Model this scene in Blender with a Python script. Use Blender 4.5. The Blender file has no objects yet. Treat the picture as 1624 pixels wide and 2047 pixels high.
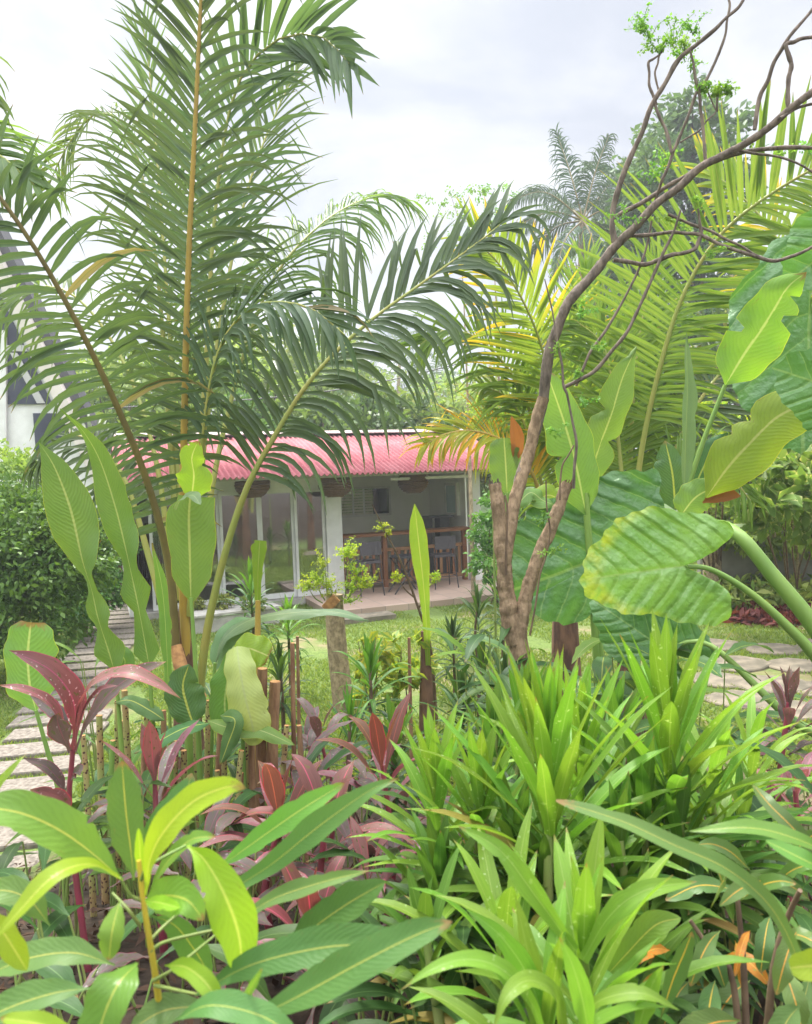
import bpy, math, random
import numpy as np
from mathutils import Vector, Matrix

SC = bpy.context.scene
COL = SC.collection
R = random.Random(11)
NR = np.random.default_rng(7)

# ------------------------------------------------------------------ camera
F = 1500.0; CX, CY = 812.0, 1023.5
CAMZ = 2.5
PITCH = math.atan((CY - 943) / F); ROLL = 0.036
fw = Vector((0, math.cos(PITCH), -math.sin(PITCH)))
r0 = Vector((1, 0, 0)); u0 = Vector((0, math.sin(PITCH), math.cos(PITCH)))
rt = r0 * math.cos(ROLL) - u0 * math.sin(ROLL)
up = u0 * math.cos(ROLL) + r0 * math.sin(ROLL)
CAMP = Vector((0, 0, CAMZ))
cd = bpy.data.cameras.new('camera'); cam = bpy.data.objects.new('camera', cd); COL.objects.link(cam)
cam.matrix_world = Matrix(((rt.x, up.x, -fw.x, 0), (rt.y, up.y, -fw.y, 0), (rt.z, up.z, -fw.z, CAMZ), (0, 0, 0, 1)))
cd.sensor_fit = 'VERTICAL'; cd.sensor_height = 24.0; cd.lens = F / 2047 * 24
cd.clip_start = 0.05; cd.clip_end = 1500
cd.dof.use_dof = True; cd.dof.focus_distance = 4.6; cd.dof.aperture_fstop = cd.lens / 4.0
SC.camera = cam

def P(px, py, d):
    v = fw + rt * ((px - CX) / F) + up * ((CY - py) / F)
    return CAMP + v * (d / v.y)
def G(px, py, z=0.0):
    v = fw + rt * ((px - CX) / F) + up * ((CY - py) / F)
    return CAMP + v * ((z - CAMZ) / v.z)

# ------------------------------------------------------------------ world, sun, exposure
SUN_EL, SUN_AZ = math.radians(58), math.radians(-24)      # azimuth from +Y towards +X
w = bpy.data.worlds.new('World'); SC.world = w; w.use_nodes = True
nt = w.node_tree; nt.nodes.clear()
def N(nt, t, **k):
    n = nt.nodes.new(t)
    for a, b in k.items():
        setattr(n, a, b)
    return n
def mth(nt, op, a, b=None, c=None, clamp=False):
    n = nt.nodes.new('ShaderNodeMath'); n.operation = op; n.use_clamp = clamp
    for i, x in enumerate((a, b, c)):
        if x is None: continue
        if isinstance(x, (int, float)): n.inputs[i].default_value = x
        else: nt.links.new(x, n.inputs[i])
    return n.outputs[0]
def sstep(nt, x, a, b):
    n = nt.nodes.new('ShaderNodeMapRange'); n.interpolation_type = 'SMOOTHSTEP'
    nt.links.new(x, n.inputs[0]); n.inputs[1].default_value = a; n.inputs[2].default_value = b
    return n.outputs[0]
def mixc(nt, f, a, b, mode='MIX'):
    n = nt.nodes.new('ShaderNodeMix'); n.data_type = 'RGBA'; n.blend_type = mode
    for i, x in ((0, f), (6, a), (7, b)):
        if isinstance(x, (int, float)): n.inputs[i].default_value = x
        elif isinstance(x, (tuple, list)): n.inputs[i].default_value = (*x[:3], 1)
        else: nt.links.new(x, n.inputs[i])
    return n.outputs[2]
tc = N(nt, 'ShaderNodeTexCoord'); sp = N(nt, 'ShaderNodeSeparateXYZ'); nt.links.new(tc.outputs['Generated'], sp.inputs[0])
zz = mth(nt, 'ADD', mth(nt, 'MAXIMUM', sp.outputs[2], 0.0), 0.22)
cmb = N(nt, 'ShaderNodeCombineXYZ')
nt.links.new(mth(nt, 'DIVIDE', sp.outputs[0], zz), cmb.inputs[0]); nt.links.new(mth(nt, 'DIVIDE', sp.outputs[1], zz), cmb.inputs[1])
n1 = N(nt, 'ShaderNodeTexNoise'); n1.inputs['Scale'].default_value = 1.7; n1.inputs['Detail'].default_value = 6; n1.inputs['Roughness'].default_value = .52; n1.inputs['Distortion'].default_value = .35
nt.links.new(cmb.outputs[0], n1.inputs['Vector'])
cl = sstep(nt, n1.outputs[0], 0.38, 0.62)
cloud = mixc(nt, cl, (0.150, 0.158, 0.177), (0.226, 0.228, 0.234))
# overcast dome: brighter towards the zenith and round the veiled sun
zen = sstep(nt, sp.outputs[2], 0.53, 0.88)
gain = mth(nt, 'MULTIPLY_ADD', zen, 6.2, 1.0)
dt = N(nt, 'ShaderNodeVectorMath', operation='DOT_PRODUCT'); nt.links.new(tc.outputs['Generated'], dt.inputs[0])
dt.inputs[1].default_value = (math.cos(SUN_EL) * math.sin(SUN_AZ), math.cos(SUN_EL) * math.cos(SUN_AZ), math.sin(SUN_EL))
bk = mth(nt, 'MULTIPLY', sstep(nt, mth(nt, 'MULTIPLY', sp.outputs[1], -1.0), .05, .75), sstep(nt, sp.outputs[2], .03, .22)); gain = mth(nt, 'ADD', gain, mth(nt, 'MULTIPLY', bk, .7))   # added sky brightening behind the viewer, out of view, lights porch and facing leaves
gl = mth(nt, 'POWER', mth(nt, 'MAXIMUM', dt.outputs['Value'], 0.0), 9.0)
gain = mth(nt, 'ADD', gain, mth(nt, 'MULTIPLY', gl, 0.6))
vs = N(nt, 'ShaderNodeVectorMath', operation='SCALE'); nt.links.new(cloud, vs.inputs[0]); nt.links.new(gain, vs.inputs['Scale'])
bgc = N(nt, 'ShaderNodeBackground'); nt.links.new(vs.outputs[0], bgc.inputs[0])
sky = N(nt, 'ShaderNodeTexSky', sky_type='NISHITA', sun_disc=False); sky.sun_elevation = SUN_EL; sky.sun_rotation = SUN_AZ
bgs = N(nt, 'ShaderNodeBackground'); nt.links.new(sky.outputs[0], bgs.inputs[0]); bgs.inputs[1].default_value = 0.06
ms = N(nt, 'ShaderNodeMixShader'); ms.inputs[0].default_value = 0.94
nt.links.new(bgs.outputs[0], ms.inputs[1]); nt.links.new(bgc.outputs[0], ms.inputs[2])
wo = N(nt, 'ShaderNodeOutputWorld'); nt.links.new(ms.outputs[0], wo.inputs[0])
sd = bpy.data.lights.new('sun', 'SUN'); sd.energy = 1.5; sd.angle = math.radians(10); sd.color = (1, .96, .88)
so = bpy.data.objects.new('sun', sd); COL.objects.link(so)
so.rotation_euler = Vector((-math.cos(SUN_EL) * math.sin(SUN_AZ), -math.cos(SUN_EL) * math.cos(SUN_AZ), -math.sin(SUN_EL))).to_track_quat('-Z', 'Y').to_euler()
vsx = SC.view_settings; vsx.view_transform = 'Standard'; vsx.look = 'None'; vsx.gamma = 1; vsx.exposure = 2.08
SC.cycles.max_bounces = 7; SC.cycles.diffuse_bounces = 4; SC.cycles.glossy_bounces = 2; SC.cycles.transmission_bounces = 4
SC.cycles.transparent_max_bounces = 6; SC.cycles.volume_bounces = 0
SC.cycles.sample_clamp_indirect = 4; SC.cycles.caustics_reflective = False; SC.cycles.caustics_refractive = False
SC.cycles.use_denoising = True
try: SC.cycles.denoiser = 'OPENIMAGEDENOISE'
except Exception: pass

# ------------------------------------------------------------------ materials
def newmat(name):
    m = bpy.data.materials.new(name); m.use_nodes = True; m.node_tree.nodes.clear()
    return m, m.node_tree
def finish(nt, shader):
    o = N(nt, 'ShaderNodeOutputMaterial'); nt.links.new(shader, o.inputs[0])
def setc(sock, nt, x):
    if isinstance(x, (tuple, list)): sock.default_value = (*x[:3], 1)
    elif isinstance(x, (int, float)): sock.default_value = x
    else: nt.links.new(x, sock)
def noise(nt, scale, detail=4, rough=.55, coord='Object', vec=None, stretch=None):
    n = N(nt, 'ShaderNodeTexNoise'); n.inputs['Scale'].default_value = scale; n.inputs['Detail'].default_value = detail; n.inputs['Roughness'].default_value = rough
    if vec is None:
        t = N(nt, 'ShaderNodeTexCoord'); vec = t.outputs[coord]
    if stretch:
        mp = N(nt, 'ShaderNodeMapping'); mp.inputs['Scale'].default_value = stretch; nt.links.new(vec, mp.inputs[0]); vec = mp.outputs[0]
    nt.links.new(vec, n.inputs['Vector'])
    return n.outputs[0]
def bump(nt, h, strength=.3, dist=.01):
    b = N(nt, 'ShaderNodeBump'); b.inputs['Strength'].default_value = strength; b.inputs['Distance'].default_value = dist
    nt.links.new(h, b.inputs['Height']); return b.outputs[0]
def principled(nt, col, rough=.6, spec=.35, metal=0, normal=None):
    p = N(nt, 'ShaderNodeBsdfPrincipled'); setc(p.inputs['Base Color'], nt, col); setc(p.inputs['Roughness'], nt, rough)
    p.inputs['Specular IOR Level'].default_value = spec; p.inputs['Metallic'].default_value = metal
    if normal is not None: nt.links.new(normal, p.inputs['Normal'])
    return p
def solid(name, c1, c2=None, scale=8, rough=.65, spec=.3, bmp=.25, stretch=None, metal=0, detail=5):
    m, nt = newmat(name)
    nz = noise(nt, scale, detail, stretch=stretch)
    c2 = c2 or tuple(x * .75 for x in c1)
    col = mixc(nt, sstep(nt, nz, .3, .7), c1, c2)
    finish(nt, principled(nt, col, rough, spec, metal, bump(nt, nz, bmp, .01) if bmp else None).outputs[0]); return m

def leafmat(name, c1, c2, mid=None, midw=.05, vein=0, slant=1.0, veinc=.12, vbump=.5, rough=.42, trans=.38, tcol=None, edge=None, edgew=.86, tip=None, spots=None, spotscale=60, blot=None, spec=.22, gain=1.0, wear=.75):
    """green blade: uv.x runs -1..1 across the blade, uv.y along it in blade widths; attribute rnd varies leaf to leaf"""
    m, nt = newmat(name)
    if gain != 1.0:
        c1 = tuple(x * gain for x in c1); c2 = tuple(x * gain for x in c2)
    uv = N(nt, 'ShaderNodeUVMap'); sx = N(nt, 'ShaderNodeSeparateXYZ'); nt.links.new(uv.outputs[0], sx.inputs[0])
    at = N(nt, 'ShaderNodeAttribute'); at.attribute_name = 'rnd'
    rn = at.outputs['Fac']
    au = mth(nt, 'ABSOLUTE', sx.outputs[0])
    tco = N(nt, 'ShaderNodeTexCoord')
    nz = noise(nt, 9, 3, vec=tco.outputs['Object'])
    f = mth(nt, 'MULTIPLY_ADD', mth(nt, 'SUBTRACT', nz, .5), .9, rn, clamp=True)
    col = mixc(nt, f, c1, c2)
    nrm = None
    if vein:
        vj = noise(nt, 1.6, 3, vec=uv.outputs[0]); vk = noise(nt, 6, 3, vec=uv.outputs[0])
        ph = mth(nt, 'ADD', mth(nt, 'MULTIPLY_ADD', mth(nt, 'POWER', mth(nt, 'ADD', au, .0001), 1.3), -slant * vein, mth(nt, 'MULTIPLY', sx.outputs[1], vein)), mth(nt, 'MULTIPLY', vj, 2.2))
        sn = mth(nt, 'SINE', mth(nt, 'MULTIPLY', ph, 6.2832))
        s01 = mth(nt, 'MULTIPLY_ADD', sn, .5, .5)
        dark = tuple(max(0, x * (1 - veinc * 2.2)) for x in (1, 1, 1))
        col = mixc(nt, mth(nt, 'MULTIPLY', mth(nt, 'POWER', s01, 3.0), sstep(nt, vk, .25, .7)), col, mixc(nt, 1.0, col, dark, 'MULTIPLY'))
        nrm = bump(nt, s01, vbump, .004)
    else:
        ln = noise(nt, 14, 2, vec=uv.outputs[0], stretch=(1.3, .05, 1))
        col = mixc(nt, sstep(nt, ln, .35, .7), col, mixc(nt, 1.0, col, (.80, .82, .8), 'MULTIPLY'))
        nrm = bump(nt, ln, .25, .003)
    wz = noise(nt, 5.5, 5, .7, vec=uv.outputs[0]); wm = mth(nt, 'MULTIPLY', sstep(nt, wz, .60, .68), sstep(nt, au, .45, 1.0))
    col = mixc(nt, mth(nt, 'MULTIPLY', wm, wear), col, (.20, .12, .045))
    mz = noise(nt, 2.2, 3, vec=tco.outputs['Object']); col = mixc(nt, sstep(nt, mz, .38, .68), col, mixc(nt, 1.0, col, (1.08, 1.04, .86), 'MULTIPLY'))
    if blot:
        bz = noise(nt, blot[1], 2, vec=uv.outputs[0])
        col = mixc(nt, sstep(nt, bz, blot[2], blot[2] + .06), col, blot[0])
    if edge:
        col = mixc(nt, sstep(nt, au, edgew, 1.0), col, edge)
    if tip:
        col = mixc(nt, sstep(nt, rn, tip[1], tip[2]), col, tip[0])
    if mid:
        mk = mth(nt, 'SUBTRACT', 1.0, sstep(nt, au, midw * .5, midw * 1.3))
        col = mixc(nt, mk, col, mid)
    al = N(nt, 'ShaderNodeAttribute'); al.attribute_name = 'along'; oi = N(nt, 'ShaderNodeObjectInfo')
    vv = N(nt, 'ShaderNodeHueSaturation'); nt.links.new(col, vv.inputs['Color']); nt.links.new(mth(nt, 'MULTIPLY_ADD', oi.outputs['Random'], .38, .80), vv.inputs['Value']); nt.links.new(mth(nt, 'MULTIPLY_ADD', mth(nt, 'FRACT', mth(nt, 'MULTIPLY', oi.outputs['Random'], 7.3)), .036, .474), vv.inputs['Hue']); col = vv.outputs[0]
    tz = noise(nt, 4, 3, vec=uv.outputs[0])
    tm_ = sstep(nt, mth(nt, 'MULTIPLY_ADD', mth(nt, 'SUBTRACT', tz, .5), .22, al.outputs['Fac']), .93, .985)
    col = mixc(nt, mth(nt, 'MULTIPLY', mth(nt, 'MULTIPLY', tm_, mth(nt, 'GREATER_THAN', oi.outputs['Random'], .45)), wear * 1.2, clamp=True), col, (.26, .155, .06))
    if spots:
        sz = noise(nt, spotscale, 1, vec=tco.outputs['Object'])
        sm = noise(nt, 5, 2, vec=tco.outputs['Object'])
        msk = mth(nt, 'MULTIPLY', sstep(nt, sz, .66, .72), sstep(nt, sm, .42, .62))
        col = mixc(nt, mth(nt, 'MULTIPLY', msk, spots[3] if len(spots) > 3 else .8), col, spots)
    p = principled(nt, col, rough, spec, 0, nrm)
    if trans > 0:
        t = N(nt, 'ShaderNodeBsdfTranslucent')
        tc_ = mixc(nt, 1.0, col, tcol or (1.5, 1.45, .75), 'MULTIPLY')
        nt.links.new(tc_, t.inputs[0])
        mx = N(nt, 'ShaderNodeMixShader'); mx.inputs[0].default_value = trans
        nt.links.new(p.outputs[0], mx.inputs[1]); nt.links.new(t.outputs[0], mx.inputs[2]); finish(nt, mx.outputs[0])
    else:
        finish(nt, p.outputs[0])
    return m

# ------------------------------------------------------------------ objects
ORG = {}
def thing(name, label, cat, loc=(0, 0, 0), group=None):
    o = bpy.data.objects.new(name, None); COL.objects.link(o); o.location = loc; o.empty_display_size = .1
    o['label'] = label; o['category'] = cat
    if group: o['group'] = group
    ORG[o.name] = Vector(loc); return o
def tag(o, label, cat, group=None, kind=None):
    if label: o['label'] = label
    if cat: o['category'] = cat
    if group: o['group'] = group
    if kind: o['kind'] = kind
    return o
def struct(o):
    o['kind'] = 'structure'; return o

class MB:
    def __init__(s): s.v = []; s.f = []; s.uv = []; s.r = []; s.mi = []; s.t = []; s.n = 0
    def add(s, v, f, uv=None, r=.5, mi=0, tv=0.0):
        v = np.asarray(v, float).reshape(-1, 3); k = len(v)
        s.v.append(v); s.f += [tuple(i + s.n for i in q) for q in f]; s.mi += [mi] * len(f)
        s.uv.append(np.zeros((k, 2)) if uv is None else np.asarray(uv, float).reshape(-1, 2))
        s.r.append(np.full(k, r) if np.isscalar(r) else np.asarray(r, float)); s.t.append(np.full(k, tv) if np.isscalar(tv) else np.asarray(tv, float)); s.n += k
    def build(s, name, mat, parent=None, smooth=True, org=None):
        me = bpy.data.meshes.new(name)
        o = org if org is not None else (ORG[parent.name] if parent is not None else Vector((0, 0, 0)))
        V = np.concatenate(s.v) - np.array(o)
        me.from_pydata(V.tolist(), [], s.f)
        lv = np.empty(len(me.loops), np.int32); me.loops.foreach_get('vertex_index', lv)
        UV = np.concatenate(s.uv); ul = me.uv_layers.new(name='UVMap'); ul.data.foreach_set('uv', UV[lv].ravel())
        a = me.attributes.new('rnd', 'FLOAT', 'POINT'); a.data.foreach_set('value', np.concatenate(s.r))
        if any(x.any() for x in s.t): a = me.attributes.new('along', 'FLOAT', 'POINT'); a.data.foreach_set('value', np.concatenate(s.t))
        for m in (mat if isinstance(mat, (list, tuple)) else [mat]): me.materials.append(m)
        if any(s.mi): me.polygons.foreach_set('material_index', s.mi)
        if smooth: me.polygons.foreach_set('use_smooth', [True] * len(me.polygons))
        ob = bpy.data.objects.new(name, me); COL.objects.link(ob)
        if parent is not None: ob.parent = parent; ORG[ob.name] = ORG[parent.name]
        else: ob.location = o; ORG[ob.name] = Vector(o)
        return ob

def fastmesh(name, V, k, mat, parent=None, uv=None, rnd=None, org=None):
    """V: (n*k,3) vertices, every k in order make one face"""
    o = org if org is not None else (ORG[parent.name] if parent is not None else Vector((0, 0, 0)))
    V = np.asarray(V, np.float32) - np.array(o, np.float32); n = len(V) // k
    me = bpy.data.meshes.new(name); me.vertices.add(len(V)); me.vertices.foreach_set('co', V.ravel())
    me.loops.add(n * k); me.loops.foreach_set('vertex_index', np.arange(n * k, dtype=np.int32))
    me.polygons.add(n); me.polygons.foreach_set('loop_start', np.arange(0, n * k, k, dtype=np.int32))
    me.update(calc_edges=True)
    ul = me.uv_layers.new(name='UVMap')
    if uv is not None: ul.data.foreach_set('uv', np.asarray(uv, np.float32).ravel())
    a = me.attributes.new('rnd', 'FLOAT', 'POINT'); a.data.foreach_set('value', np.asarray(rnd if rnd is not None else np.full(len(V), .5), np.float32))
    me.materials.append(mat); me.polygons.foreach_set('use_smooth', [True] * n)
    me.validate()
    ob = bpy.data.objects.new(name, me); COL.objects.link(ob)
    if parent is not None: ob.parent = parent; ORG[ob.name] = ORG[parent.name]
    else: ob.location = o; ORG[ob.name] = Vector(o)
    return ob

def spline(pts, n):
    """Catmull-Rom through pts, n samples, roughly even in arc length"""
    p = np.array([tuple(q) for q in pts], float)
    if len(p) == 2: return p[0] + (p[1] - p[0]) * np.linspace(0, 1, n)[:, None]
    e = np.vstack([2 * p[0] - p[1], p, 2 * p[-1] - p[-2]])
    out = []
    m = 16
    for i in range(len(p) - 1):
        a, b, c, d = e[i:i + 4]; t = np.linspace(0, 1, m, endpoint=False)[:, None]
        out.append(.5 * ((2 * b) + (c - a) * t + (2 * a - 5 * b + 4 * c - d) * t ** 2 + (3 * b - a - 3 * c + d) * t ** 3))
    out = np.vstack(out + [p[-1:]])
    s = np.concatenate([[0], np.cumsum(np.linalg.norm(np.diff(out, axis=0), axis=1))])
    q = np.linspace(0, s[-1], n)
    return np.stack([np.interp(q, s, out[:, i]) for i in range(3)], 1)
def unit(a):
    a = np.asarray(a, float); return a / np.maximum(np.linalg.norm(a, axis=-1, keepdims=True), 1e-9)
def tangents(p): return unit(np.gradient(p, axis=0))

def tube(mb, pts, radii, n=None, k=7, r=.5, mi=0, cap=True, knob=0, mi_cap=None, rough=0):
    n = n or max(2, (len(pts) - 1) * 6 + 1)
    p = spline(pts, n); t = tangents(p)
    rr = np.interp(np.linspace(0, 1, n), np.linspace(0, 1, len(radii)), radii)
    if knob:
        nk = max(3, n // 5); rr = rr * (1 + knob * np.interp(np.linspace(0, 1, n), np.linspace(0, 1, nk), (NR.random(nk) - .5) * 2))
    ref = np.array([.31, .2, .93]) if abs(t[0][2]) < .9 else np.array([1, .1, .05])
    s = unit(np.cross(t, ref)); q = np.cross(t, s)
    an = np.linspace(0, 2 * math.pi, k, endpoint=False)
    V = (p[:, None] + (s[:, None] * np.cos(an)[None, :, None] + q[:, None] * np.sin(an)[None, :, None]) * rr[:, None, None]).reshape(-1, 3)
    if rough:
        jt = 1 + rough * (NR.random((n, k)) - .5) * 2; jt = (jt + np.roll(jt, 1, 0) + np.roll(jt, -1, 0) + np.roll(jt, 2, 0) * .5 + np.roll(jt, 1, 1)) / 4.5; V = (p[:, None] + (V.reshape(n, k, 3) - p[:, None]) * jt[..., None]).reshape(-1, 3)
    L = np.concatenate([[0], np.cumsum(np.linalg.norm(np.diff(p, axis=0), axis=1))])
    uv = np.stack([np.tile(np.linspace(0, 1, k), n), np.repeat(L, k)], 1)
    fc = [(i * k + j, i * k + (j + 1) % k, (i + 1) * k + (j + 1) % k, (i + 1) * k + j) for i in range(n - 1) for j in range(k)]
    mb.add(V, fc, uv, r, mi)
    if cap:
        mb.add(V[-k:], [tuple(range(k))], None, r, mi if mi_cap is None else mi_cap)
        mb.add(V[:k], [tuple(range(k - 1, -1, -1))], None, r, mi)

PROF = {
    'lance': [(0, .10), (.08, .22), (.2, .6), (.36, .93), (.5, 1), (.66, .9), (.82, .58), (.93, .24), (1, 0)],
    'strap': [(0, .5), (.1, .48), (.25, .72), (.45, 1), (.62, .95), (.8, .62), (.92, .26), (1, 0)],
    'heli': [(0, .03), (.05, .28), (.13, .72), (.25, .97), (.45, 1), (.65, .92), (.82, .66), (.93, .32), (1, 0)],
    'blunt': [(0, .05), (.08, .5), (.2, .9), (.5, 1), (.8, .96), (.93, .8), (1, .45)],
    'croton': [(0, .06), (.06, .1), (.16, .42), (.34, .86), (.55, 1), (.75, .9), (.9, .55), (.97, .25), (1, 0)],
    'ti': [(0, .22), (.12, .14), (.24, .3), (.42, .82), (.58, 1), (.74, .86), (.88, .46), (1, 0)],
    'spear': [(0, .25), (.3, .4), (.55, .72), (.78, 1), (.9, .7), (1, 0)],
    'twist': [(0, .06), (.04, .5), (.12, .85), (.2, .4), (.26, .62), (.31, .45), (.37, .22), (.44, .6), (.6, 1), (.76, .95), (.9, .52), (1, 0)],
}
def leaf(mb, pts, hw, prof='lance', face=(0, -.8, .6), fold=.25, wave=0, wfreq=5, twist=0, n=14, r=.5, mi=0, notch=(), seed=0, curl=0, nc=5, asym=(1, 1), grad=0):
    p = spline(pts, n); t = tangents(p); v = np.linspace(0, 1, n)
    pr = PROF[prof] if isinstance(prof, str) else prof
    wd = hw * np.interp(v, [a for a, _ in pr], [b for _, b in pr])
    fc = unit(np.asarray(face, float)); s = unit(np.cross(t, fc)); nn = np.cross(s, t)
    if twist:
        a = (twist(v) if callable(twist) else twist * v)[:, None]
        s, nn = s * np.cos(a) + nn * np.sin(a), nn * np.cos(a) - s * np.sin(a)
    ac = np.linspace(-1, 1, nc)
    ph = seed * 1.7
    wd = wd * (1 + .045 * np.sin(v * 15 + seed * 2.3 + r * 9) + .03 * np.sin(v * 29 + seed + r * 23))
    V = np.zeros((n, nc, 3)); UV = np.zeros((n, nc, 2))
    L = np.concatenate([[0], np.cumsum(np.linalg.norm(np.diff(p, axis=0), axis=1))]) / max(hw * 2, 1e-6)
    for j, a in enumerate(ac):
        ws = wd * (asym[0] if a < 0 else asym[1])
        for (v0, sd_, dp, *wd_) in notch:
            if sd_ * a > 0: ws = ws * (1 - dp * np.exp(-((v - v0) / (wd_[0] if wd_ else .035)) ** 2))
        fa = fold + curl * abs(a)
        wv = wave * hw * abs(a) ** 2 * np.sin(v * wfreq * 6.283 + ph + (1.3 if a > 0 else 0))
        V[:, j] = p + s * (a * ws * math.cos(fa))[:, None] + nn * (abs(a) * ws * math.sin(fa) + wv)[:, None]
        UV[:, j, 0] = a; UV[:, j, 1] = L
    f = [(i * nc + j, i * nc + j + 1, (i + 1) * nc + j + 1, (i + 1) * nc + j) for i in range(n - 1) for j in range(nc - 1)]
    rr = np.clip(r + grad * np.repeat(v, nc), 0, 1) if grad else r
    mb.add(V.reshape(-1, 3), f, UV.reshape(-1, 2), rr, mi, np.repeat(v, nc))
def px(pts, d=None):
    return [P(*q) if len(q) == 3 else P(q[0], q[1], d) for q in pts]
def pl(parent, mat, pts, hw, name='leaf', d=None, label=None, **k):
    """one leaf as a part; pts in (picture x, picture y, metres from the camera), half width in picture pixels"""
    w_ = px(pts, d); dd = np.mean([q[2] if len(q) == 3 else d for q in pts])
    if 'notch' not in k and k.get('n', 14) >= 20:
        rq = random.Random(int(pts[0][0] * 7 + pts[0][1] * 3 + hw)); k['n'] = 40
        k['notch'] = [(rq.uniform(.3, .95), rq.choice((-1, 1)), rq.uniform(.08, .34), rq.uniform(.008, .03)) for _ in range(rq.choice((0, 1, 2, 3)))]
    mb = MB(); leaf(mb, w_, hw * dd / F, **k)
    o = mb.build(name, mat, parent)
    if label: o['label'] = label
    return o

def box(mb, c, sx, sy, sz, ax=(1, 0, 0), ay=(0, 1, 0), az=(0, 0, 1), r=.5, mi=0):
    c = np.array(c, float); ax, ay, az = (np.array(a, float) for a in (ax, ay, az))
    V = [c + ax * sx / 2 * i + ay * sy / 2 * j + az * sz / 2 * k for i in (-1, 1) for j in (-1, 1) for k in (-1, 1)]
    mb.add(V, [(0, 1, 3, 2), (4, 6, 7, 5), (0, 4, 5, 1), (2, 3, 7, 6), (0, 2, 6, 4), (1, 5, 7, 3)], None, r, mi)

def gz(x, y):
    """ground height: level lawn, a raised bed towards the terrace the picture is taken from"""
    t = np.clip((5.2 - np.asarray(y, float)) / 3.6, 0, 1)
    return 0.95 * t * t * (3 - 2 * t)

# ------------------------------------------------------------------ palm fronds
def frond(parent, pts, n, length, m_leaf, m_rib, face=(0, -1, .15), start=.25, ang=(75, 28), droop=(.5, .5), lw=.026, rr=(.03, .004), seed=1, lift=.12, rib='rachis', name='frond', r0=.5, rv=.2, lab=None, kink=.25, taper=(.55, 1, .45), tipgrad=0):
    rg = np.random.default_rng(seed)
    p = spline(pts, 200); t = tangents(p)
    L = np.concatenate([[0], np.cumsum(np.linalg.norm(np.diff(p, axis=0), axis=1))]); L /= L[-1]
    fc = unit(np.asarray(face, float))
    mb = MB()
    down = np.array([0, 0, -1.0])
    m = 7
    for sd in (-1, 1):
        for i in range(n):
            u = (i + rg.uniform(-.3, .3) + (.25 if sd > 0 else -.25)) / n; u = min(max(u, 0), 1)
            q = start + (1 - start) * u
            if rg.random() < .03: continue
            b = np.array([np.interp(q, L, p[:, k]) for k in range(3)]); tt = unit(np.array([np.interp(q, L, t[:, k]) for k in range(3)]))
            s = unit(np.cross(tt, fc)) * sd; nn = unit(np.cross(s, tt)) * sd
            if nn @ fc < 0: nn = -nn
            a = math.radians(ang[0] + (ang[1] - ang[0]) * u ** 1.3 + rg.normal(0, 6.5))
            d0 = unit(tt * math.cos(a) + s * math.sin(a) + nn * (lift + rg.normal(0, .07)))
            ln = length * np.interp(u, [0, .35, 1], taper) * rg.uniform(.82, 1.1) * (rg.uniform(.45, .8) if rg.random() < .06 else 1)
            dr = (droop[0] if sd < 0 else droop[1]) * rg.uniform(.45, 1.6)
            kk = rg.random() < kink; kp = rg.uniform(.45, .8)
            d = d0.copy(); pt = b.copy(); row = [pt.copy()]
            ds = [d.copy()]
            for j in range(1, m):
                v = j / (m - 1)
                d = unit(d + down * dr * (v ** 1.2) * .55 + (down * 1.6 if kk and v > kp else 0))
                if kk and v > kp: kk = False
                pt = pt + d * ln / (m - 1); row.append(pt.copy()); ds.append(d.copy())
            row = np.array(row); ds = np.array(ds)
            wv = lw * np.interp(np.linspace(0, 1, m), [0, .1, .35, .7, 1], [.35, .85, 1, .7, .04]) * rg.uniform(.85, 1.15)
            wd = unit(tt - ds * (ds @ tt)[:, None] + 1e-6); ud = unit(np.cross(wd, ds))
            if (ud @ fc).mean() < 0: ud = -ud
            V = np.stack([row - wd * wv[:, None] * .8 + ud * wv[:, None] * .45, row, row + wd * wv[:, None] * .8 + ud * wv[:, None] * .45], 1).reshape(-1, 3)
            uvv = np.stack([np.tile([-1, 0, 1], m), np.repeat(np.linspace(0, ln / (2 * lw), m), 3)], 1)
            f = [(k * 3 + c, k * 3 + c + 1, k * 3 + c + 4, k * 3 + c + 3) for k in range(m - 1) for c in (0, 1)]
            rv_ = np.clip(r0 + rg.normal(0, rv), 0, 1)
            rr_ = np.clip(rv_ + tipgrad * np.repeat(np.linspace(0, 1, m), 3) ** 2 * rg.uniform(.4, 1.3), 0, 1) if tipgrad else np.full(m * 3, rv_)
            mb.add(V, f, uvv, rr_, 0, np.repeat(np.linspace(0, 1, m), 3))
    fr = mb.build(name, m_leaf, parent)
    if lab: fr['label'] = lab
    tb = MB(); nr = 26; pp = spline(pts, nr)
    tube(tb, pp, np.linspace(0, 1, nr) ** .8 * (rr[1] - rr[0]) + rr[0], n=nr, k=8)
    tb.build(rib, m_rib, fr)
    return fr

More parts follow.
